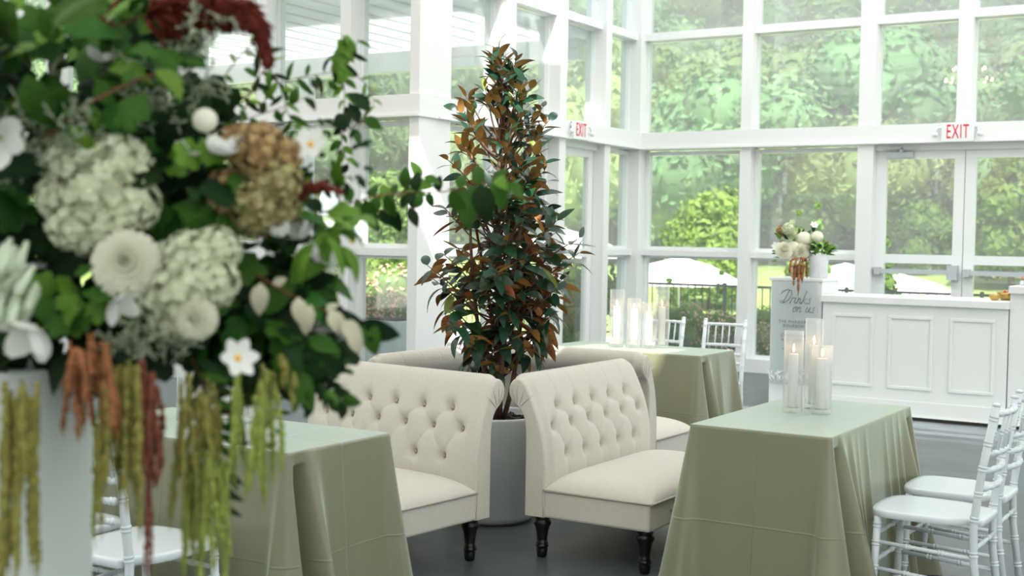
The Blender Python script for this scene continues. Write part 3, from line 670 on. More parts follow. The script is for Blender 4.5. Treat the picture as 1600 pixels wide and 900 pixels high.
for (body, sz, x, z, sh, xs, sp) in (('THE MARGARITA', 0.038, 0.02, 0.585, 0, 0.95, 1.25), ('BOURBON', 0.038, 0.0, 0.545, 0, 0.95, 1.25), ('CRANBERRY', 0.038, 0.0, 0.455, 0, 0.95, 1.25), ('AND LIME', 0.038, -0.02, 0.415, 0, 0.95, 1.25), ('TONIC', 0.038, -0.04, 0.325, 0, 0.95, 1.25), ('BEER', 0.038, -0.04, 0.285, 0, 0.95, 1.25), ('WINE', 0.038, -0.03, 0.195, 0, 0.95, 1.25)):
    put('lettering', text_mesh('lettering', body, sz, M['ink'], 0.0006, sh, xs, sp), t, (x, -0.0165, z), (R(90), 0, 0))
mb = MB()
for k in range(46):
    x = random.uniform(-0.21, 0.2); z = random.uniform(-0.0, 0.09); a = random.uniform(-0.9, 0.9); L = random.uniform(0.04, 0.08)
    mb.tube([(x, -0.022, z), (x+L*0.5*math.sin(a), -0.028, z+L*0.5), (x+L*math.sin(a*1.4), -0.024, z+L*0.9)], [0.002, 0.004, 0.0008], 5)
o = mb.build('painted_fern', M['trim'], t); o['kind'] = 'stuff'

# ------------------------------------------------------------------ plant builders
def leaf_mesh(name, mats, w=0.36, n=5, fold=0.10, curl=0.10, shape=0.75, thick=0.004):
    """leaf of length 1 along +Y, upper side +Z in slot 0, underside in slot 1"""
    def sheet(dz):
        P = []
        for i in range(n+1):
            t = i/n; hw = w/2*max(0.0, math.sin(math.pi*t**shape))**0.8+0.006; z = -curl*(2*t-1)**2*1.0+curl*(1-0.9*t) - curl*t*t
            P.append([(-hw, t, z+fold*hw+dz), (0, t, z+dz), (hw, t, z+fold*hw+dz)])
        return np.array(P)
    mb = MB(); mb.grid(sheet(thick), 0, True, flip=True); mb.grid(sheet(-thick), 1 if len(mats) > 1 else 0, True, flip=False)
    return mb.mesh(name, mats)
def vnorm(me):  # average normal orientation sanity (upper sheet faces +Z)
    return me.polygons[0].normal.z
class Leaves:
    def __init__(s): s.items = []
    def add(s, me, pos, rot3, size): s.items.append((me, Vector(pos), rot3, size))
    def flush(s, root, name, limit, stuffname):
        o0 = Vector(root.location); cp = Vector((0, 0, CAM_H))
        key = sorted(range(len(s.items)), key=lambda i: -s.items[i][3]/max(0.3, (s.items[i][1]-cp).length)*(1+0.25*((cp-s.items[i][1]).normalized().dot((o0-s.items[i][1]).normalized()) < 0)))
        big = key[:limit]; rest = key[limit:]
        for i in big:
            me, p, r, sz = s.items[i]; o = bpy.data.objects.new(name, me); COL.objects.link(o); o.parent = root
            o.matrix_basis = Matrix.Translation(p-o0) @ r.to_4x4() @ Matrix.Scale(sz, 4)
        if rest:
            V = []; F = []; MI = []; mats = []; off = 0
            for i in rest:
                me, p, r, sz = s.items[i]; A = (Matrix.Translation(p-o0) @ r.to_4x4() @ Matrix.Scale(sz, 4))
                mm = [mats.index(m) if m in mats else (mats.append(m) or len(mats)-1) for m in me.materials]
                V += [tuple(A @ v.co) for v in me.vertices]
                for pl in me.polygons: F.append(tuple(k+off for k in pl.vertices)); MI.append(mm[pl.material_index])
                off += len(me.vertices)
            m2 = bpy.data.meshes.new(stuffname); m2.from_pydata(V, [], F); m2.update()
            for m in mats: m2.materials.append(m)
            m2.polygons.foreach_set('material_index', MI); m2.polygons.foreach_set('use_smooth', [True]*len(F))
            o = put(stuffname, m2, root); o['kind'] = 'stuff'
def rand_dir():
    v = Vector(rng.normal(size=3).tolist()); return v.normalized()

# ------------------------------------------------------------------ potted magnolia
PX, PY = -3.79, 5.93
tree = thing('potted_magnolia', 'tall magnolia tree with rust backed leaves in a round white planter', 'tree', (PX, PY, 0))
mb = MB(); mb.lathe([(0.205, 0.0), (0.215, 0.004), (0.232, 0.02), (0.255, 0.045), (0.285, 0.56), (0.288, 0.575), (0.284, 0.582), (0.268, 0.582), (0.262, 0.572), (0.258, 0.50), (0.001, 0.50)], 56); mb.build('planter', M['pot'], tree)
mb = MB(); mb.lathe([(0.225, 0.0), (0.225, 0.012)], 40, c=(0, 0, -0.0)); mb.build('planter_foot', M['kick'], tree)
mb = MB(); N = 26; P = []
for i in range(N+1):
    P.append([(0.262*i/N*math.cos(a), 0.262*i/N*math.sin(a), 0.535+0.014*random.random()) for a in np.linspace(0, 2*math.pi, 41)])
mb.grid(np.array(P), flip=False); 
for k in range(160):
    a = random.uniform(0, 6.28); q = 0.25*math.sqrt(random.random()); c = Vector((q*math.cos(a), q*math.sin(a), 0.55)); d = rand_dir(); d.z *= 0.3; d.normalize()
    mb.tube([c-d*0.018, c+d*0.018], [0.006, 0.004], 4)
o = mb.build('bark_mulch', M['soil'], tree); o['kind'] = 'stuff'
LM = [leaf_mesh('leaf', [M['mag_top'], M['mag_under']], 0.41, 6, 0.06, 0.07), leaf_mesh('leaf', [M['mag_top'], M['mag_under']], 0.43, 6, 0.20, 0.13), leaf_mesh('leaf', [M['mag_top'], M['mag_under']], 0.37, 6, 0.10, 0.02)]
LN = leaf_mesh('leaf', [M['mag_new'], M['mag_new']], 0.34, 6, 0.2, 0.05)
prof_z = [0.72, 0.84, 0.97, 1.10, 1.22, 1.40, 1.50, 1.62, 1.80, 2.00, 2.20, 2.38, 2.50, 2.62]
prof_r = [0.08, 0.17, 0.27, 0.36, 0.40, 0.43, 0.38, 0.28, 0.28, 0.26, 0.27, 0.23, 0.14, 0.03]
RIGHT = Vector((CR[0], CR[1], 0)).normalized()
def trunk_xy(z): return Vector((PX+0.03*math.sin(z*2.3)+0.035*(z-0.55)*RIGHT.x, PY+0.02*math.cos(z*1.9)+0.035*(z-0.55)*RIGHT.y, z))
mb = MB(); zs = np.linspace(0.54, 2.52, 16); mb.tube([trunk_xy(z)-Vector((PX, PY, 0)) for z in zs], [0.026-0.021*(k/15) for k in range(16)], 8); mb.build('trunk', M['bark'], tree)
for k in range(4):
    a = k*1.57+0.5; pts = []
    for q in range(9):
        z = 0.54+q*0.14; b = trunk_xy(z)-Vector((PX, PY, 0)); rr = 0.03+0.17*(q/8)**0.8; pts.append(b+Vector((math.cos(a+q*0.1), math.sin(a+q*0.1), 0))*rr)
    mb = MB(); mb.tube(pts, [0.015-0.001*q for q in range(9)], 7); mb.build('stem', M['bark'], tree)
lv = Leaves(); tips = []
zsamp = []
while len(tips) < 140:
    z = random.uniform(0.80, 2.60); r = float(np.interp(z, prof_z, prof_r))
    if random.random() > (r+0.10)/0.5: continue
    a = random.uniform(0, 6.283); rr = r*(random.random()**0.45)
    if z > 2.45: rr *= 0.8
    c = trunk_xy(z); p = c+Vector((math.cos(a), math.sin(a), 0))*rr
    if any((p-q).length < 0.068 for q in tips): continue
    tips.append(p)
# the long side shoots at the lower right and left
for (u, v, D) in ((905, 372, 6.75), (925-20, 395, 6.8), (668, 415, 6.7), (690, 395, 6.9), (870, 345, 6.7), (855, 360, 6.6), (885, 440, 6.7), (700, 500, 6.7), (780, 75, 6.95), (770, 95, 6.9), (800, 110, 6.95), (700, 250, 6.8), (850, 255, 6.9)):
    tips.append(FP(u, v, D))
brm = MB()
for p in tips:
    z = p.z; c = trunk_xy(max(0.72, z-0.10-random.uniform(0.05, 0.22))); out = Vector((p.x-c.x, p.y-c.y, 0)); L = out.length
    mid = c.lerp(p, 0.55)+Vector((0, 0, -0.03+0.0*L)); o = Vector((PX, PY, 0))
    brm.tube([c-o, c.lerp(mid, 0.5)-o+Vector((0, 0, -0.01)), mid-o, mid.lerp(p, 0.5)-o+Vector((0, 0, 0.01)), p-o], [0.006, 0.005, 0.0042, 0.0035, 0.002], 5)
    axis = (p-mid).normalized(); axis = (axis+Vector((0, 0, 0.5 if z > 1.3 else 0.2))).normalized()
    upr = float(np.clip((z-1.0)/1.1, 0, 1)); nl = random.randint(6, 8); a0 = random.uniform(0, 6.28)
    for k in range(nl):
        f = 1-(k/nl)*0.85; base = mid.lerp(p, f); ang = a0+k*2.4
        s1 = axis.orthogonal().normalized(); s2 = axis.cross(s1)
        rad = s1*math.cos(ang)+s2*math.sin(ang)
        el = random.uniform(0.25, 1.2)*(1 if k > 1 else 1.5)*(0.35+0.75*upr)
        d = (rad+axis*el+Vector((0, 0, -0.75*(1-upr)+0.12*upr+random.uniform(-0.25, 0.2)))).normalized()
        size = random.uniform(0.095, 0.14)*(1.0 if k > 1 else 0.8)*(0.95 if upr > 0.8 else 1.18)
        up = Vector((0, 0, 1)) if abs(d.z) < 0.93 else -rad
        nrm = (axis*0.9+Vector((0, 0, 0.4))) if upr > 0.5 else Vector((0, 0, 1))+rad*0.3
        me = LN if random.random() < 0.035 else random.choice(LM)
        lv.add(me, base+rad*0.003, frame_from(d, nrm, random.gauss(0, 0.5)), size)
brm.build('branches', M['bark'], tree)
lv.flush(tree, 'leaf', 300, 'inner_leaves')

# ------------------------------------------------------------------ flowers
M['petal_w'] = mat('white_petal', (236, 239, 232), 0.6, 0.3, trans=0.25)
M['petal_cream'] = mat('cream_petal', (240, 240, 220), 0.6, 0.3, noise=0.04, nscale=30, trans=0.25)
M['hyd'] = mat('white_hydrangea', (214, 220, 188), 0.65, 0.3, noise=0.14, nscale=28, trans=0.25)
M['hyd_b'] = mat('dried_hydrangea', (150, 96, 56), 0.7, 0.3, noise=0.2, nscale=5, hue2=(206, 186, 130), trans=0.2)
M['hyd_g'] = mat('fading_hydrangea', (140, 110, 66), 0.7, 0.3, noise=0.2, nscale=5, hue2=(190, 192, 134), trans=0.2)
M['yellow'] = mat('yellow_stamens', (232, 176, 30), 0.7)
M['lf_dark'] = mat('leaf_dark', (26, 52, 22), 0.65, 0.2, noise=0.25, nscale=12, rnd=0.3, trans=0.2)
M['lf_mid'] = mat('leaf_mid', (56, 104, 32), 0.6, 0.25, noise=0.2, nscale=12, rnd=0.3, trans=0.3)
M['lf_light'] = mat('leaf_light', (104, 152, 50), 0.55, 0.3, noise=0.15, nscale=12, rnd=0.2, trans=0.35)
M['lf_grey'] = mat('leaf_dusty', (150, 162, 136), 0.7, 0.3, noise=0.15, nscale=20)
M['lf_pale'] = mat('leaf_felt_pale', (188, 186, 158), 0.6, 0.3, noise=0.1, nscale=14)
M['am_green'] = mat('amaranth_green', (132, 130, 66), 0.8, 0.2, noise=0.25, nscale=60, bump=0.5, bscale=200)
M['am_lime'] = mat('amaranth_lime', (138, 152, 72), 0.8, 0.2, noise=0.2, nscale=60, bump=0.5, bscale=200)
M['am_rust'] = mat('amaranth_rust', (150, 100, 64), 0.8, 0.2, noise=0.3, nscale=60, bump=0.5, bscale=200)
M['am_red'] = mat('amaranth_red', (122, 72, 54), 0.8, 0.2, noise=0.3, nscale=60, bump=0.5, bscale=200)
M['plume'] = mat('plume_red', (100, 42, 30), 0.8, 0.2, noise=0.3, nscale=40)
M['twig'] = mat('brown_twig', (110, 70, 46), 0.8)
M['stem'] = mat('green_stem', (112, 140, 56), 0.6)
def petal(mb, base, d, up, L, w, cup=0.2, mi=0, n=3):
    A = frame_from(d, up); P = []
    for i in range(n+1):
        t = i/n; hw = w/2*(0.25+0.75*math.sin(math.pi*min(1, 0.12+0.80*t)))*(1 if t < 0.99 else 0.6)
        P.append([tuple(Vector(base)+A@Vector((x, t*L, cup*L*t*t+0.12*abs(x)))) for x in (-hw, 0, hw)])
    mb.grid(np.array(P), mi)
def hyd_mesh(seed, n=88, fl=0.235):
    rg = random.Random(seed); mb = MB()
    mb.ball((0, 0, 0), 0.72, 12, 8)
    for k in range(n):
        z = 1-2*(k+0.5)/n; a = k*2.39996; r = math.sqrt(1-z*z); nrm = Vector((r*math.cos(a), r*math.sin(a), z)); nrm = (nrm+Vector((rg.gauss(0, .12), rg.gauss(0, .12), rg.gauss(0, .12)))).normalized()
        c = nrm*rg.uniform(0.82, 0.97); s = nrm.orthogonal().normalized(); q = nrm.cross(s); b0 = rg.uniform(0, 1.57)
        for j in range(4):
            b = b0+j*math.pi/2; petal(mb, c, (s*math.cos(b)+q*math.sin(b)+nrm*0.18), nrm, fl*rg.uniform(0.9, 1.15), fl*1.05, 0.15, 0, 2)
    return mb
def dahlia_mesh(seed, layers=6, n0=9, mi_c=1):
    rg = random.Random(seed); mb = MB()
    for l in range(layers):
        f = l/(layers-1); n = n0+3*(layers-1-l); el = R(-20+98*f); L = 1-0.40*f
        for j in range(n):
            a = 2*math.pi*(j+0.5*(l % 2))/n+rg.uniform(-.08, .08); d = Vector((math.cos(a)*math.cos(el), math.sin(a)*math.cos(el), math.sin(el)))
            petal(mb, (0, 0, 0.03*l), d, Vector((0, 0, 1)), L, 0.42, 0.25, 0, 3)
    mb.ball((0, 0, 0.34), 0.36, 10, 6, mi_c)
    return mb
def cosmos_mesh(n=6, cup=0.15, w=0.68):
    mb = MB()
    for j in range(n):
        a = 2*math.pi*j/n; petal(mb, (0, 0, 0.01*(j % 2)), Vector((math.cos(a), math.sin(a), 0.15)), Vector((0, 0, 1)), 1.0, w, cup, 0, 4)
    mb.ball((0, 0, 0.05), 0.17, 12, 6, 1, (1, 1, 0.6)); return mb
HYD = [hyd_mesh(k).mesh('hydrangea_head', M['hyd']) for k in (1, 2)]
HYDB = hyd_mesh(5, 100, 0.21).mesh('hydrangea_head', [M['hyd_b']]); HYDG = hyd_mesh(6, 100, 0.21).mesh('hydrangea_head', [M['hyd_g']])
DAH = dahlia_mesh(3, 8, 9, 0).mesh('dahlia', [M['petal_cream']])
COS = cosmos_mesh().mesh('cosmos', [M['petal_w'], M['yellow']])
COSB = (lambda mb: ([petal(mb, (0, 0, 0.01*(j % 2)), Vector((math.cos(j*1.15), math.sin(j*1.15), 0.2+0.5*(j % 3 == 0))), Vector((0, 0, 1)), 1.0, 0.85, 0.35, 0, 4) for j in range(5)], mb.ball((0, 0, 0.0), 0.1, 8, 6, 1), mb.mesh('anemone', [M['petal_w'], M['stem']]))[-1])(MB())
BUD = (lambda mb: (mb.ball((0, 0, 0), 0.9, 16, 10, 0, (1, 1, 0.95)), [petal(mb, Vector((0, 0, -0.85)), Vector((math.cos(a)*0.9, math.sin(a)*0.9, 0.55)), Vector((-math.cos(a), -math.sin(a), 1)), 1.15, 1.0, 0.5, 0, 4) for a in np.linspace(0, 5.6, 9)], mb.mesh('ranunculus', [M['petal_cream']]))[-1])(MB())
def strand(mb, pts, r, seed=0, lump=1.0, mi=0):
    rg = random.Random(seed); pts = [Vector(p) for p in pts]; Q = []
    for a, b in zip(pts, pts[1:]):
        k = max(2, int((b-a).length/(r*0.9)))
        for i in range(k): Q.append(a.lerp(b, i/k))
    Q.append(pts[-1]); n = len(Q); rad = []
    for i in range(n):
        t = i/(n-1); rad.append(r*(0.75+0.25*math.sin(math.pi*t))*(1 if t < 0.85 else max(0.15, (1-t)/0.15))*(1+lump*(rg.random()-0.5)))
    mb.tube([q+Vector((rg.gauss(0, r*.15), rg.gauss(0, r*.15), 0)) for q in Q], rad, 6, mi)
def sag(p, L, dx=0.0, dy=0.0, n=7):
    return [p+Vector((dx*(t/n)**0.6, dy*(t/n)**0.6, -L*(t/n)+0.02*math.sin(t*0.9))) for t in range(n+1)]

# ---- flowers on the plinth by the bar
bq = thing('bar_bouquet', 'bouquet of white roses with trailing amaranth beside a white pot on the plinth', 'bouquet', (-4.03, 11.56, 1.225))
mb = MB(); mb.lathe([(0.045, 0), (0.05, 0.005), (0.062, 0.10), (0.055, 0.12)], 20); mb.build('vase', mat('dark_vase', (70, 60, 54), 0.4), bq)
B0 = Vector((-4.03, 11.56, 1.225))
def bqp(u, v, D=12.02): return FP(u, v, D)-B0
for (u, v, s, me) in ((1225, 391, 0.072, DAH), (1240, 388, 0.062, BUD), (1252, 393, 0.066, DAH), (1256, 374, 0.068, BUD), (1277, 370, 0.052, BUD), (1262, 398, 0.05, COS), (1243, 404, 0.06, COS), (1272, 352, 0.035, COS), (1232, 358, 0.05, HYD[0]), (1237, 366, 0.04, HYD[1]), (1213, 385, 0.04, COS), (1266, 388, 0.045, COS)):
    put(me.name.split('.')[0], me, bq, bqp(u, v, 11.88+random.uniform(-.05, .05)), (R(60+random.uniform(-25, 25)), 0, R(32+random.uniform(-20, 20))), (s*1.2, s*1.2, s*1.2))
put('hydrangea_head', HYDB, bq, bqp(1221, 361), (0, 0, 0), (0.055,)*3); put('hydrangea_head', HYDG, bq, bqp(1222, 380), (0, 0, 0), (0.03,)*3)
for k, (u, v, L, c) in enumerate(((1240, 405, 0.12, 'am_rust'), (1246, 402, 0.28, 'am_rust'), (1252, 402, 0.37, 'am_rust'), (1256, 402, 0.24, 'am_rust'), (1249, 408, 0.30, 'am_rust'), (1237, 410, 0.14, 'hyd_b'), (1259, 404, 0.18, 'am_red'))):
    mb = MB(); p = bqp(u, v, 11.66); strand(mb, sag(p, L, 0.01*(k-3), -0.04), 0.011, k); mb.build('amaranth_strand', M[c], bq)
BL = leaf_mesh('leaf', [M['lf_dark'], M['lf_mid']], 0.5, 5, 0.1, 0.1); BL2 = leaf_mesh('leaf', [M['lf_light'], M['lf_light']], 0.5, 5, 0.1, 0.1); BL3 = leaf_mesh('leaf', [M['lf_mid'], M['lf_mid']], 0.45, 5, 0.1, 0.1)
bl = Leaves()
for k in range(46):
    p = FP(random.uniform(1212, 1275), random.uniform(362, 412), 12.0+random.uniform(-.08, .1)); d = (p-(B0+Vector((0, 0, 0.12)))).normalized()+rand_dir()*0.5
    bl.add(random.choice((BL, BL2, BL3)), p, frame_from(d, Vector((0.3, -0.8, 0.5)), random.gauss(0, .5)), random.uniform(0.05, 0.09))
bl.flush(bq, 'leaf', 60, 'small_leaves')
pp = thing('potted_herb', 'leafy green plant in a plain white pot beside the bar bouquet', 'potted plant', (-3.845, 11.60, 1.225))
mb = MB(); mb.lathe([(0.072, 0), (0.078, 0.006), (0.088, 0.205), (0.084, 0.21), (0.078, 0.2), (0.001, 0.18)], 32); mb.build('pot', M['pot'], pp)
bl = Leaves()
for k in range(70):
    a = random.uniform(0, 6.28); rr = 0.11*random.random()**.5; p = Vector((-3.845+rr*math.cos(a), 11.60+rr*math.sin(a), 1.225+0.21+random.uniform(0, 0.14)*(1-rr/0.2))); d = Vector((math.cos(a), math.sin(a), random.uniform(0.1, 1.2)))
    bl.add(random.choice((BL2, BL3, BL2)), p, frame_from(d, Vector((0, 0, 1)), random.gauss(0, .4)), random.uniform(0.05, 0.085))
bl.flush(pp, 'leaf', 80, 'small_leaves')

# ---- the great arrangement in the foreground
pc = FP(-46, 620, 2.16); PT = 1.325
pd_ = thing('round_plinth', 'white round plinth under the foreground flowers', 'plinth', (pc.x, pc.y, 0))
mb = MB(); mb.lathe([(0.193, 0.0), (0.196, 0.003), (0.196, PT-0.004), (0.193, PT)], 72); mb.build('column', mat('plinth_paint', (196, 206, 199), 0.45), pd_)
FL0 = Vector((pc.x, pc.y, PT))
fa = thing('floral_arrangement', 'huge blurred arrangement of white flowers, vines and hanging amaranth on the round plinth', 'flower arrangement', FL0)
mb = MB(); mb.lathe([(0.07, 0), (0.075, 0.006), (0.05, 0.03), (0.09, 0.07), (0.14, 0.13), (0.15, 0.17), (0.14, 0.17), (0.001, 0.1)], 32); mb.build('vase', M['pot'], fa)
def fput(name, me, u, v, D, spx, tilt=(60, 0), lab=None):
    s = spx*D/FPX; e = Euler((R(90-tilt[1]), 0, R(32+tilt[0])))   # +Z of the flower looks at the viewer, then tilted
    o = put(name, me, fa, FP(u, v, D)-FL0, e, (s, s, s))
    if lab: o['label'] = lab
    return o
for (u, v, D, s, k) in ((150, 300, 1.98, 66, 0), (118, 265, 2.0, 52, 1), (190, 262, 2.01, 54, 1), (205, 318, 1.99, 46, 0), (92, 308, 1.97, 36, 1), (112, 352, 1.96, 40, 0), (140, 372, 1.97, 30, 1), (165, 345, 1.97, 44, 1)):
    fput('hydrangea_head', HYD[k], u, v, D, s, (random.uniform(-30, 30), random.uniform(-20, 30)))
for (u, v, D, s, k) in ((300, 405, 1.97, 46, 0), (340, 390, 1.98, 38, 1), (262, 402, 1.98, 26, 1), (330, 440, 1.96, 44, 1), (285, 455, 1.95, 48, 0), (250, 470, 1.96, 34, 1), (300, 495, 1.95, 40, 1), (265, 505, 1.96, 28, 0)):
    fput('hydrangea_head', HYD[k], u, v, D, s, (random.uniform(-30, 30), random.uniform(-20, 30)))
fput('dahlia', DAH, 198, 412, 1.94, 54, (10, 10), 'full cream bloom')
fput('dahlia', DAH, 306, 497, 1.93, 34, (0, 0))
for (u, v, D, s, m_) in ((405, 232, 2.02, 44, HYDB), (440, 245, 2.04, 34, HYDB), (375, 225, 2.04, 34, HYDB), (430, 285, 2.03, 44, HYDG), (400, 320, 2.03, 44, HYDG), (360, 300, 2.06, 40, HYDB), (440, 325, 2.05, 30, HYDG), (400, 345, 2.04, 30, HYDG)):
    fput('hydrangea_head', m_, u, v, D, s, (random.uniform(-40, 40), random.uniform(-30, 30)))
fput('ranunculus', BUD, 320, 188, 2.0, 22, (0, 20), 'round pale green bud')
fput('cosmos', COS, 371, 560, 1.92, 34, (38, 18), 'white bloom with a yellow eye')
fput('cosmos', COS, 486, 226, 2.04, 30, (-10, 20)); fput('cosmos', COS, 548, 378, 2.14, 22, (60, 30))
for (u, v, D, sp, tl) in ((0, 215, 1.86, 48, (30, -20)), (55, 512, 1.84, 56, (-25, -50)), (182, 470, 1.9, 38, (60, -40)), (158, 96, 2.1, 30, (20, 60)), (505, 410, 2.08, 36, (40, 35)), (436, 368, 2.03, 28, (10, 60)), (20, 462, 1.88, 36, (-60, 30)), (352, 242, 1.98, 44, (0, 72)), (300, 246, 2.02, 34, (30, 70)), (470, 372, 2.1, 30, (-30, 60))):
    fput('anemone', COSB, u, v, D, sp, tl)
# tuberose spike at the left edge
mb = MB()
for k in range(26):
    c = FP(random.uniform(-5, 62), random.uniform(372, 470), 1.88+random.uniform(-.05, .05))-FL0; d = Vector((random.uniform(-.4, .4), -0.5, -0.7+random.uniform(-.4, .4))).normalized()
    mb.tube([c, c+d*0.025, c+d*0.045, c+d*0.052], [0.004, 0.007, 0.009, 0.002], 6)
mb.build('tuberose_spike', mat('pale_bud', (206, 220, 190), 0.5, trans=0.2), fa)
# leaves
LF = {}
for k, (w, f, c) in dict(wide=(0.78, 0.10, 0.10), oval=(0.55, 0.12, 0.12), slim=(0.28, 0.12, 0.15)).items():
    for cname, (a, b) in dict(dark=('lf_dark', 'lf_dark'), mid=('lf_mid', 'lf_mid'), light=('lf_light', 'lf_light'), pale=('lf_pale', 'lf_dark'), grey=('lf_grey', 'lf_grey')).items():
        LF[k, cname] = leaf_mesh('leaf', [M[a], M[b]], w, 5, f, c, 0.62 if k == 'wide' else 0.8)
def lobed(mats):
    mb = MB(); out = []
    for i in range(29):
        a = math.pi*(i/28)*1.72-math.pi*0.36; lob = 0.62+0.30*abs(math.cos(2.6*(a-math.pi/2)))**0.7+0.05*(i % 2)
        out.append((0.62*lob*math.cos(a), 0.42+0.60*lob*math.sin(a), -0.10*lob*lob+0.03*math.sin(7*a)))
    vs = [(0, 0.0, 0), (0, 0.35, 0.05)]+out; n = len(out); fs = [(1, 2+i, 3+i) for i in range(n-1)]+[(0, 2, 1), (0, 1, n+1)]
    mb.add(vs, fs, 0, True); mb.add([(x, y, z-0.006) for (x, y, z) in vs], [f[::-1] for f in fs], 1, True); return mb.mesh('leaf', mats)
for cname, (a, b) in dict(dark=('lf_dark', 'lf_dark'), mid=('lf_mid', 'lf_dark'), light=('lf_light', 'lf_mid')).items(): LF['lobed', cname] = lobed([M[a], M[b]])
fl_ = Leaves(); TOCAM = Vector((-CF).tolist())
def scatter(u0, v0, ru, rv, D0, D1, n, smin, smax, kinds, droop=0.2, face=1.0):
    for _ in range(n):
        a = random.uniform(0, 6.283); q = math.sqrt(random.random()); u = u0+ru*q*math.cos(a); v = v0+rv*q*math.sin(a); D = random.uniform(D0, D1)
        p = FP(u, v, D); k, c = random.choice(kinds)
        d = Vector((CR*math.cos(a)+CU*(-math.sin(a))).tolist())+rand_dir()*0.8+Vector((0, 0, -droop))
        nr = TOCAM*face+Vector((0, 0, 0.8))+rand_dir()*0.7
        fl_.add(LF[k, c], p, frame_from(d, nr), random.uniform(smin, smax))
scatter(130, 310, 250, 240, 2.2, 2.6, 210, 0.07, 0.12, (('lobed', 'dark'), ('oval', 'dark'), ('wide', 'dark')))
scatter(170, 390, 200, 150, 2.08, 2.2, 60, 0.06, 0.10, (('lobed', 'dark'), ('oval', 'dark')))
scatter(-130, 300, 130, 260, 1.95, 2.4, 60, 0.08, 0.13, (('lobed', 'dark'), ('lobed', 'mid'), ('oval', 'dark')))
scatter(110, 110, 180, 110, 2.05, 2.4, 90, 0.06, 0.10, (('lobed', 'mid'), ('oval', 'mid'), ('lobed', 'dark'), ('oval', 'light'), ('lobed', 'dark')))
scatter(120, 110, 150, 90, 1.95, 2.08, 34, 0.05, 0.085, (('lobed', 'light'), ('oval', 'light'), ('lobed', 'mid'), ('oval', 'mid')))
scatter(25, 90, 80, 100, 1.85, 2.0, 14, 0.07, 0.10, (('lobed', 'mid'), ('oval', 'mid'), ('lobed', 'dark')))
scatter(280, 285, 55, 60, 1.99, 2.1, 14, 0.05, 0.085, (('lobed', 'mid'), ('lobed', 'dark'), ('lobed', 'mid')))
scatter(340, 290, 60, 60, 2.0, 2.08, 10, 0.03, 0.05, (('lobed', 'light'), ('lobed', 'mid')))
scatter(380, 400, 110, 100, 2.08, 2.3, 80, 0.055, 0.09, (('lobed', 'dark'), ('oval', 'dark'), ('oval', 'mid')))
scatter(420, 510, 95, 85, 2.05, 2.25, 95, 0.05, 0.08, (('oval', 'dark'), ('lobed', 'dark'), ('oval', 'mid'), ('lobed', 'mid')), 0.5)
scatter(500, 335, 60, 50, 2.05, 2.2, 18, 0.04, 0.065, (('oval', 'light'), ('lobed', 'light'), ('oval', 'mid')))
scatter(505, 365, 45, 45, 2.0, 2.1, 9, 0.05, 0.075, (('slim', 'light'), ('oval', 'light')), 0.9)
scatter(140, 500, 150, 65, 1.97, 2.2, 80, 0.05, 0.09, (('oval', 'dark'), ('lobed', 'dark'), ('oval', 'dark')), 0.3)
scatter(130, 465, 50, 40, 1.92, 2.0, 22, 0.025, 0.045, (('lobed', 'light'), ('lobed', 'mid')))
scatter(495, 590, 45, 50, 2.05, 2.15, 55, 0.014, 0.03, (('oval', 'dark'), ('oval', 'mid'), ('oval', 'dark')), 0.5)
scatter(520, 250, 55, 60, 2.1, 2.2, 36, 0.012, 0.028, (('oval', 'dark'), ('oval', 'dark')), 0.3)
scatter(440, 410, 80, 30, 2.1, 2.2, 30, 0.012, 0.028, (('oval', 'dark'), ('oval', 'mid')), 0.3)
for (u, v, sz, ang) in ((408, 442, 0.052, -95), (466, 464, 0.045, -85), (486, 476, 0.05, -105), (515, 484, 0.048, -60), (535, 500, 0.05, -50), (548, 512, 0.045, -70)):   # pale felted leaf backs
    d = Vector((CR*math.cos(R(ang))+CU*math.sin(R(ang))).tolist()); fl_.add(LF['oval', 'pale'], FP(u, v, 2.0), frame_from(d, TOCAM+rand_dir()*0.3), sz)
for (u, v, sz, ang, c) in ((560, 505, 0.07, -20, 'dark'), (575, 500, 0.06, -80, 'mid')):
    d = Vector((CR*math.cos(R(ang))+CU*math.sin(R(ang))).tolist()); fl_.add(LF['oval', c], FP(u, v, 2.05), frame_from(d, TOCAM+rand_dir()*0.3), sz)
# trailing branches: (points, leaf kind, size, count)
def vine(pts, D, kind, cols, size, n, r=0.0018, m='twig', down=0.3, jit=0.6):
    P3 = [FP(u, v, D+dz) for (u, v, dz) in pts]; mb = MB(); Q = []
    for a, b in zip(P3, P3[1:]):
        for k in range(5): Q.append(a.lerp(b, k/5))
    Q.append(P3[-1])
    for _ in range(3):
        for i in range(1, len(Q)-1): Q[i] = Q[i-1]*0.25+Q[i]*0.5+Q[i+1]*0.25
    mb.tube([q-FL0 for q in Q], [r*(1-0.6*i/len(Q)) for i in range(len(Q))], 5); mb.build('twig', M[m], fa)
    for k in range(n):
        f = (k+0.6)/n*(len(Q)-1); i = min(int(f), len(Q)-2); p = Q[i].lerp(Q[i+1], f-i); t = (Q[i+1]-Q[i]).normalized()
        side = t.cross(TOCAM).normalized()*(1 if k % 2 else -1)
        d = side+t*0.5+Vector((0, 0, -down))+rand_dir()*jit*0.5
        fl_.add(LF[kind, random.choice(cols)], p, frame_from(d, TOCAM+Vector((0, 0, 0.4))+rand_dir()*jit), size*random.uniform(0.75, 1.2))
vine([(440, 360, -.3), (520, 325, -.1), (590, 305, .1), (640, 300, .25), (700, 300, .4), (750, 290, .5), (785, 288, .5)], 2.4, 'oval', ('mid', 'mid', 'dark'), 0.046, 20, 0.0022)
vine([(700, 296, 0), (730, 290, 0), (775, 284, 0)], 2.85, 'oval', ('mid', 'dark'), 0.08, 5, 0.0016, down=1.6, jit=0.25)
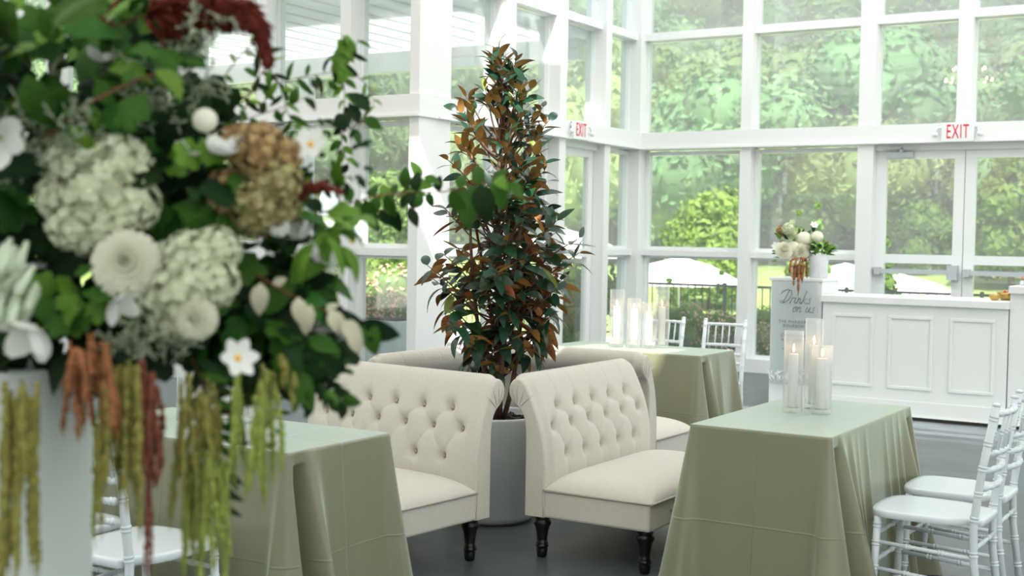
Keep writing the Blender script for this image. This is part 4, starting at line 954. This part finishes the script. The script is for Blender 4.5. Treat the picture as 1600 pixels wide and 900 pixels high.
vine([(770, 280, 0), (785, 275, 0), (795, 290, 0)], 2.3, 'oval', ('light', 'mid'), 0.052, 3, 0.0012, down=1.0)
vine([(600, 330, 0), (630, 300, 0), (650, 285, 0), (665, 275, 0)], 2.75, 'oval', ('mid', 'light'), 0.05, 6, down=-0.3)
vine([(560, 345, 0), (600, 325, 0), (655, 325, 0)], 2.6, 'oval', ('mid', 'dark'), 0.045, 9, down=0.1)
vine([(300, 190, 0), (335, 140, 0), (380, 80, 0), (410, 55, 0)], 2.4, 'oval', ('grey', 'mid'), 0.02, 8)
vine([(330, 180, 0), (400, 140, 0), (470, 120, 0), (540, 110, 0), (560, 60, 0)], 2.55, 'slim', ('mid', 'dark', 'dark'), 0.040, 20, 0.0014)
vine([(540, 60, 0), (535, 110, 0), (540, 160, 0), (530, 215, 0), (545, 260, 0)], 2.6, 'oval', ('light', 'mid', 'dark'), 0.030, 20, 0.0014)
vine([(535, 55, 0), (545, 75, 0), (530, 100, 0), (540, 115, 0)], 2.55, 'wide', ('light', 'light'), 0.026, 18, 0.0012)
vine([(380, 180, 0), (395, 130, 0), (420, 100, 0), (440, 140, 0), (450, 180, 0), (465, 205, 0)], 2.5, 'slim', ('mid', 'dark', 'light'), 0.040, 18, 0.0014)
vine([(530, 210, 0), (560, 195, 0), (580, 170, 0)], 2.55, 'oval', ('dark', 'mid'), 0.05, 5, 0.0012)
vine([(560, 120, 0), (580, 140, 0), (585, 170, 0)], 2.6, 'slim', ('light',), 0.03, 6, 0.001)
vine([(395, 60, 0), (400, 85, 0), (415, 90, 0)], 2.3, 'slim', ('dark',), 0.045, 3, 0.0014)
vine([(300, 215, 0), (330, 205, 0), (370, 195, 0), (400, 180, 0), (470, 160, 0), (520, 120, 0)], 2.4, 'oval', ('dark', 'mid'), 0.030, 14, 0.0014)
vine([(380, 560, 0), (410, 600, 0), (425, 640, 0), (430, 690, 0)], 2.1, 'slim', ('dark', 'mid'), 0.03, 10, 0.001)
vine([(300, 560, 0), (325, 620, 0), (345, 680, 0), (335, 740, 0), (340, 800, 0)], 2.02, 'slim', ('dark', 'dark', 'mid'), 0.05, 26, 0.0012, down=0.1)
vine([(310, 600, 0), (345, 640, 0), (380, 650, 0)], 2.02, 'slim', ('dark',), 0.055, 8, 0.0012, down=0.1)
vine([(470, 560, 0), (500, 600, 0), (530, 620, 0), (540, 630, 0)], 2.12, 'oval', ('mid', 'dark'), 0.026, 16, 0.001)
vine([(400, 430, 0), (470, 470, 0), (540, 500, 0), (590, 520, 0)], 2.06, 'oval', ('dark', 'pale'), 0.03, 5, 0.002)
vine([(70, 220, 0), (120, 170, 0), (200, 130, 0), (260, 110, 0)], 1.98, 'oval', ('mid',), 0.03, 4, 0.004)
vine([(60, 20, 0), (110, 60, 0), (180, 40, 0), (240, 20, 0)], 2.05, 'oval', ('mid', 'dark'), 0.03, 10, 0.003)
fl_.flush(fa, 'leaf', 300, 'small_leaves')
# dusty sprigs
def sprigs(u0, v0, ru, rv, D, n, L, m):
    mb = MB()
    for _ in range(n):
        p = FP(u0+random.uniform(-ru, ru), v0+random.uniform(-rv, rv), D+random.uniform(-.05, .05))-FL0; d = (rand_dir()+Vector((0.1, 0, 0.5))).normalized()*L
        mb.tube([p, p+d], [0.0012, 0.0006], 4)
        for k in range(7):
            q = p+d*(0.2+0.12*k); e = (rand_dir()*0.8+d.normalized()*0.6).normalized()*L*0.28; mb.tube([q, q+e*0.6, q+e], [0.0012, 0.0022, 0.0005], 4)
    o = mb.build('dusty_sprigs', m, fa); o['kind'] = 'stuff'
sprigs(265, 140, 45, 60, 2.08, 40, 0.06, M['lf_grey']); sprigs(85, 235, 50, 45, 1.98, 30, 0.06, M['lf_grey']); sprigs(230, 545, 55, 30, 1.96, 36, 0.055, M['lf_grey']); sprigs(310, 30, 25, 30, 2.0, 8, 0.05, M['lf_grey']); sprigs(492, 535, 40, 28, 2.15, 26, 0.03, M['petal_w'])
# red plume arching at the top, and a smaller one
def plume(pts, D, w, n, seed):
    rg = random.Random(seed); mb = MB(); P3 = [FP(u, v, D)-FL0 for (u, v) in pts]
    mb.tube(P3, 0.003, 6)
    for k in range(n):
        f = rg.random()*(len(P3)-1); i = min(int(f), len(P3)-2); p = P3[i].lerp(P3[i+1], f-i); t = (P3[i+1]-P3[i]).normalized(); tf = f/(len(P3)-1)
        e = (Vector((rg.gauss(0, 1), rg.gauss(0, 1), rg.gauss(0, 1))).normalized()*0.8+t*0.9+Vector((0, 0, -0.25))).normalized()*w*(1-0.8*tf)*rg.uniform(0.4, 1)
        mb.tube([p, p+e*0.5, p+e+Vector((0, 0, -w*0.1))], [0.002, 0.0035, 0.001], 4)
    mb.build('plume', M['plume'], fa)
plume([(225, 30), (270, 10), (330, 0), (380, 12), (405, 35), (414, 70), (417, 92)], 2.05, 0.07, 900, 1); plume([(240, 20), (280, 30), (330, 25), (370, 22), (395, 40)], 2.07, 0.06, 500, 8)
plume([(440, 315), (470, 295), (500, 288), (535, 300)], 2.05, 0.03, 160, 2); plume([(150, 60), (170, 20), (200, -20)], 2.05, 0.03, 60, 4)
# hanging amaranth: cascades of strands
def cascade(u0, u1, v0, v1a, v1b, D, n, r, m, seed, spread=0.1):
    rg = random.Random(seed)
    for k in range(n):
        u = u0+(u1-u0)*(k+rg.random())/n; vb = rg.uniform(v1a, v1b); uc = (u0+u1)/2; DD = D+rg.uniform(-.04, .04)
        pts = []; N = 8; top = FP(uc+(u-uc)*0.8, v0+rg.uniform(-18, 40), DD); bot = FP(u+rg.uniform(-8, 8), vb, DD)
        for i in range(N+1):
            t = i/N; p = top.lerp(bot, t); p = p+Vector((CR*(0.004*math.sin(t*5+k)*rg.uniform(.4, 1))).tolist()); pts.append(p-FL0)
        mb = MB(); strand(mb, pts, r*rg.uniform(0.75, 1.2), seed*31+k); mb.build('amaranth_strand', m, fa)
cascade(100, 185, 535, 590, 700, 1.86, 19, 0.0050, M['am_rust'], 1)
cascade(-4, 66, 610, 760, 950, 1.82, 16, 0.0056, M['am_green'], 2)
cascade(148, 222, 580, 660, 860, 1.88, 21, 0.005, M['am_green'], 3)
cascade(214, 250, 575, 690, 770, 1.9, 13, 0.0055, M['am_red'], 4); cascade(224, 236, 600, 870, 930, 1.9, 4, 0.0035, M['am_red'], 5)
cascade(272, 345, 600, 700, 860, 1.92, 14, 0.0046, M['am_green'], 6); cascade(285, 358, 700, 820, 960, 1.92, 15, 0.0046, M['am_lime'], 7)
cascade(362, 376, 585, 730, 790, 1.92, 4, 0.0042, M['am_lime'], 8); cascade(392, 442, 585, 740, 850, 1.94, 6, 0.0058, M['am_lime'], 9); cascade(140, 150, 640, 840, 880, 1.9, 1, 0.0035, M['am_lime'], 10)
cascade(400, 470, 560, 600, 640, 1.98, 9, 0.0045, M['am_green'], 11)

# ------------------------------------------------------------------ chandeliers (above the frame; seen only mirrored in the glass)
def chandelier(label, x, y, z):
    t = thing('chandelier', label, 'chandelier', (x, y, z)); mb = MB()
    mb.tube([(0, 0, 0.1), (0, 0, 5.45-z)], 0.008, 6); mb.tube([(0, 0, -0.2), (0, 0, 0.2)], 0.02, 8)
    for rr, zz in ((0.42, 0.0), (0.28, 0.22)):
        mb.tube([(rr*math.cos(a), rr*math.sin(a), zz) for a in np.linspace(0, 2*math.pi, 33)], 0.008, 6)
        for k in range(8): a = k*math.pi/4; mb.tube([(0, 0, zz+0.05), (rr*math.cos(a), rr*math.sin(a), zz)], 0.005, 5)
    mb.build('frame', M['metal'], t)
    for rr, zz, nn in ((0.42, 0.0, 12), (0.28, 0.22, 8)):
        for k in range(nn):
            a = 2*math.pi*k/nn; mb = MB(); mb.ball((rr*math.cos(a), rr*math.sin(a), zz+0.05), 0.018, 8, 6, sq=(1, 1, 1.6)); mb.build('bulb', M['bulb'], t)
chandelier('two tiered chandelier hung over the settees', -5.5, 4.2, 4.6)
chandelier('two tiered chandelier hung over the side of the hall', -9.5, 5.5, 4.5)

# ------------------------------------------------------------------ outdoors
def ground_z(x, y):
    r = math.hypot(x, y)
    if y < 19.6 and r < 21.5: return -0.12
    z = np.interp(r, (21.5, 24, 30, 58, 66, 110, 170, 240), (-1.2, -1.3, -1.3, 0.6, 2.0, 22, 50, 66))
    return float(z)
az = np.radians(np.linspace(-20, 100, 90))   # left of +Y
rs = np.r_[np.linspace(20, 60, 40), np.linspace(63, 240, 50)]
P = []
for r in rs:
    row = []
    for a in az:
        x, y = -math.sin(a)*r, math.cos(a)*r; z = ground_z(x, y)
        if r > 66: z += 2.5*math.sin(a*9+r*0.05)+1.5*math.sin(a*21+r*0.11)
        row.append((x, y, max(z, -1.3) if r > 21.5 else -1.2))
    P.append(row)
mb = MB(); mb.grid(np.array(P), flip=False); g = mb.build('ground', M['grass']); tag(g, kind='structure')
mb = MB(); mb.box(-22, 14, WC+0.35, 19.6, -1.4, -0.12); mb.box(-34, -15, -10, WC+0.35, -1.4, -0.125); mb.box(6.6, 30, -20, 19.6, -1.4, -0.125); mb.box(-34, 30, -26, -5.2, -1.4, -0.13); g = mb.build('patio', M['patio']); tag(g, kind='structure')
mb = MB(); mb.box(-14.4, -7.4, WC+0.36, 14.2, -0.12, -0.02); g = mb.build('deck', M['deck']); tag(g, kind='structure')

def tree_mesh(seed, n, leaf, rx, h, z0=0.0, lumps=9, mats=None, cone=False, core=0.8, cm=0):
    rg = np.random.default_rng(seed); mb = MB(); C = []
    if cone:
        C = [((0, 0, z0+h*(0.06+0.9*k/8)), rx*(1-0.93*(k/8)**1.4)) for k in range(9)]
    else:
        for k in range(lumps):
            a = rg.uniform(0, 6.28); q = rg.uniform(0, 0.62)*rx; zz = z0+h*rg.uniform(0.28, 0.8); C.append(((q*math.cos(a), q*math.sin(a), zz), rx*rg.uniform(0.34, 0.55)))
        C.append(((0, 0, z0+h*0.5), rx*0.62))
    for (c, r) in C: mb.ball(c, r*core, 8, 6, cm)
    for (c, r) in C:
        m = max(20, int(n*r*r/sum(q[1]**2 for q in C)))
        d = rg.normal(size=(m, 3)); d /= np.linalg.norm(d, axis=1)[:, None]
        for v in d:
            p = np.array(c)+v*r*rg.uniform(0.8, 1.08)
            nn = Vector((v+rg.normal(size=3)*0.45).tolist()).normalized(); s = nn.orthogonal().normalized(); t = nn.cross(s); a = rg.uniform(0, 6.28); s, t = s*math.cos(a)+t*math.sin(a), t*math.cos(a)-s*math.sin(a)
            L = leaf*rg.uniform(0.6, 1.3); P_ = Vector(p.tolist())
            mb.add([P_-s*L*.5, P_+t*L*.28+nn*L*0.1, P_+s*L*.5, P_-t*L*.28+nn*L*0.1], [(0, 1, 2, 3)], 0, False)
    if not cone:
        mb.tube([(0, 0, -0.5), (0, 0, z0+h*0.45)], [rx*0.06, rx*0.035], 6, 1)
    return mb.mesh('tree', mats)
FT = [tree_mesh(k, 4200, 0.34, 3.6, 8.5, 0.0, 14, [M['forest'] if k % 3 else M['forest2'], M['bark']]) for k in range(6)]
spots = []; rg = random.Random(99); tries = 0
while len(spots) < 285 and tries < 60000:
    tries += 1; rr = 56+115*rg.random()**1.15; a = R(4)+R(62)*rg.random(); x, y = -math.sin(a)*rr, math.cos(a)*rr; sp = 4.6*(0.75+rr/190)
    if rr < 64 and rg.random() < 0.5: continue
    if any((x-q[0])**2+(y-q[1])**2 < sp*sp for q in spots): continue
    spots.append((x, y, rr))
for (x, y, rr) in spots:
    s_ = rg.uniform(0.75, 1.15)*(0.85+rr/210); o = put('hillside_tree', rg.choice(FT), None, (x, y, ground_z(x, y)-0.8), (0, 0, rg.uniform(0, 6.28)), (s_*1.15, s_*1.15, s_*rg.uniform(0.9, 1.15)))
    tag(o, 'leafy tree in the dense woods on the hillside beyond the windows', 'tree', 'trees on the wooded hillside')
ARB = tree_mesh(40, 1500, 0.16, 0.55, 3.6, 0.0, 9, [M['hedge'], M['bark']], cone=True)
for (u, v, D, lb) in ((1249, 322, 27, 'slim conical evergreen left of the pair behind the plinth flowers'), (1278, 310, 27, 'slim conical evergreen right of the pair behind the plinth flowers'), (1384, 336, 24.5, 'conical evergreen behind the left door pane'), (1128, 418, 23, 'dark conical evergreen behind the lower pane beside the farthest chair'), (1046, 430, 22.5, 'conical evergreen in the lower left pane of the back wall'), (905, 420, 24, 'conical evergreen seen through the side door')):
    p = FP(u, v, D); s = (p.z+1.3)/3.6; o = put('conical_evergreen', ARB, None, (p.x, p.y, -1.3), (0, 0, random.random()*6), (max(0.8, s), max(0.8, s), s)); tag(o, lb, 'tree', 'conical evergreens in the garden')
BT = tree_mesh(50, 5200, 0.32, 2.3, 5.6, 0.0, 16, [M['hedge'], M['bark']])
for (u, D, s, lb) in ((1580, 46, 1.05, 'broad bushy tree behind the right door pane'), (1440, 52, 0.62, 'low bushy tree behind the left door pane'), (1110, 40, 0.75, 'bushy tree behind the left window of the back wall'), (600, 44, 0.8, 'bushy tree above the far white house')):
    p = FP(u, 420, D); o = put('bushy_tree', BT, None, (p.x, p.y, ground_z(p.x, p.y)-0.2), (0, 0, u), (s, s, s)); tag(o, lb, 'tree', 'bushy trees at the lawn edge')
SH = tree_mesh(60, 2200, 0.07, 0.5, 0.85, 0.0, 10, [M['hedge'], M['bark']], core=0.7); SHP = tree_mesh(61, 1800, 0.06, 0.5, 0.85, 0.0, 12, [M['peach'], M['hedge']], core=0.86, cm=1)
for (u, v, D, me, s, lb) in ((1100, 530, 18.2, SHP, 0.85, 'peach flowering shrub behind the farthest chair'), (1146, 528, 18.6, SHP, 0.7, 'peach flowering shrub right of the farthest chair'), (1052, 535, 17.9, SH, 0.8, 'green shrub outside behind the candle group'), (1192, 545, 16.6, SHP, 0.7, 'peach shrub outside beside the plinth'), (1176, 550, 18.4, SH, 0.8, 'green shrub outside beside the plinth'), (1214, 540, 18.6, SH, 0.9, 'green shrub outside behind the plinth'), (880, 500, 18, SH, 1.5, 'green shrub outside the side door'), (912, 498, 19.4, SH, 1.1, 'second green shrub outside the side door'), (1555, 470, 18.5, SHP, 0.95, 'low pinkish dry shrub behind the bowls'), (1540, 470, 19.0, SHP, 0.8, 'pale dry shrub left of the bowls'), (600, 455, 21.0, SHP, 1.3, 'peach shrub beyond the white planter box'), (568, 455, 22.0, SH, 1.5, 'green shrub beyond the white planter box'), (628, 460, 20.0, SHP, 0.9, 'small peach shrub beside the white planter box')):
    p = FP(u, v, D); o = put('garden_shrub', me, None, (p.x, p.y, -0.13), (0, 0, u), (s, s, s)); tag(o, lb, 'shrub', 'shrubs along the patio')
def umbrella(label, u, v, D, r):
    p = FP(u, v, D); h = p.z+1.3; t = thing('patio_umbrella', label, 'umbrella', (p.x, p.y, -1.3)); mb = MB()
    mb.lathe([(r, h-r*0.42), (r*0.99, h-r*0.36), (r*0.5, h-r*0.12), (0.02, h)], 8, close=False); mb.build('canopy', M['umbrella'], t)
    mb = MB(); mb.tube([(0, 0, 0), (0, 0, h+0.05)], 0.025, 8); mb.build('pole', M['metal'], t)
    mb = MB(); mb.lathe([(0.3, 0), (0.3, 0.05), (0.05, 0.1)], 20); mb.build('base', M['metal'], t)
umbrella('white patio umbrella behind the farthest table', 1062, 401, 26, 1.35); umbrella('white patio umbrella beside the plinth flowers', 1322, 411, 31, 1.7)
umbrella('white patio umbrella behind the panic bar', 1408, 428, 29, 1.7); umbrella('white patio umbrella seen through the side door', 884, 358, 27, 1.4)
rl = thing('black_railing', 'black metal railing along the patio edge', 'railing', (0, 19.45, -0.12))
mb = MB(); mb.box(-16, 2, -0.02, 0.02, 0.93, 0.97); mb.build('top_rail', M['rail_black'], rl); mb = MB(); mb.box(-16, 2, -0.012, 0.012, 0.08, 0.11); mb.build('bottom_rail', M['rail_black'], rl)
bm_ = MB(); bm_.box(-0.008, 0.008, -0.008, 0.008, 0.11, 0.93); BAL = bm_.mesh('baluster', M['rail_black'])
for k in range(140): put('baluster', BAL, rl, (-16+0.129*k, 0, 0))
pm_ = MB(); pm_.box(-0.025, 0.025, -0.025, 0.025, 0, 1.0); PST = pm_.mesh('post', M['rail_black'])
for k in range(10): put('post', PST, rl, (-16+2.0*k, 0, 0))
# white pergola in the corner outside the front-left wall
pg = thing('white_pergola', 'white slatted pergola roof outside the left windows', 'pergola', (-10.8, 12.0, -0.02)); o0 = Vector((-10.8, 12.0, -0.02))
for k in range(18):
    x = -14.3+k*0.385; mb = MB(); A = Vector((x, WC+0.4, 4.0))-o0; B = Vector((x, 13.9, 4.0))-o0
    mb.add([A+Vector((0, 0, 0)), A+Vector((0.345, 0, 0)), B+Vector((0.345, 0, 0)), B, A+Vector((0, 0, .04)), A+Vector((0.345, 0, .04)), B+Vector((0.345, 0, .04)), B+Vector((0, 0, .04))], [(0, 3, 2, 1), (4, 5, 6, 7), (0, 1, 5, 4), (1, 2, 6, 5), (2, 3, 7, 6), (3, 0, 4, 7)], 0, False); mb.build('slat', M['slat'], pg)
mb = MB(); mb.box(-14.4+10.8, -7.5+10.8, 13.5-12, 13.66-12, 3.72, 3.98); mb.build('beam', M['white'], pg)
for k in range(17):
    x = -14.3+k*0.385+0.335+10.8; mb = MB(); mb.box(x, x+0.06, WC+0.42-12, 13.88-12, 4.062, 4.09); mb.build('gap_shade', M['kick'], pg)  # dark strips over the gaps stand for the shade between slats
for x in (-14.2, -11.8, -9.6): mb = MB(); mb.box(x+10.8-0.08, x+10.8+0.08, 1.5, 1.66, 0, 3.73); mb.build('post', M['white'], pg)
bx = thing('planter_box', 'white square planter box on the deck outside', 'planter', (-9.0, 11.9, -0.02)); mb = MB()
mb.cbox(-0.28, 0.28, -0.28, 0.28, 0.0, 0.60, 0.01); mb.build('box', M['pot'], bx); mb = MB(); mb.box(-0.25, 0.25, -0.25, 0.25, 0.60, 0.605); mb.build('soil', M['soil'], bx)
hp = FP(590, 388, 54); hs = thing('white_house', 'small white house far behind the left window', 'house', (hp.x, hp.y, ground_z(hp.x, hp.y)-0.3), R(35)); mb = MB()
mb.box(-2.2, 2.2, -1.5, 1.5, 0, 2.3); mb.build('walls', M['white'], hs); mb = MB(); mb.add([(-2.4, -1.7, 2.3), (2.4, -1.7, 2.3), (2.4, 1.7, 2.3), (-2.4, 1.7, 2.3), (-2.4, 0, 3.4), (2.4, 0, 3.4)], [(0, 1, 5, 4), (2, 3, 4, 5), (0, 4, 3), (1, 2, 5)], 0, False); mb.build('roof', M['deck'], hs)
for x in (-1.2, 0.3, 1.4): mb = MB(); mb.box(x-0.25, x+0.25, -1.53, -1.49, 0.8, 1.9); mb.build('window', M['kick'], hs)

# summer haze hanging over the valley between the garden and the woods
mb = MB(); mb.box(-190, 60, 36, 230, -1.0, 80); hz = mb.build('valley_haze', None); hz.data.materials.clear()
hm = bpy.data.materials.new('haze'); hm.use_nodes = True; nt = hm.node_tree; nt.nodes.remove(nt.nodes['Principled BSDF']); vs_ = nt.nodes.new('ShaderNodeVolumeScatter'); vs_.inputs['Color'].default_value = (0.95, 0.97, 0.96, 1); vs_.inputs['Density'].default_value = 0.011; vs_.inputs['Anisotropy'].default_value = 0.0
nt.links.new(vs_.outputs[0], nt.nodes['Material Output'].inputs['Volume']); hz.data.materials.append(hm)
tag(hz, 'pale summer haze hanging in front of the wooded hillside', 'haze', kind='stuff')
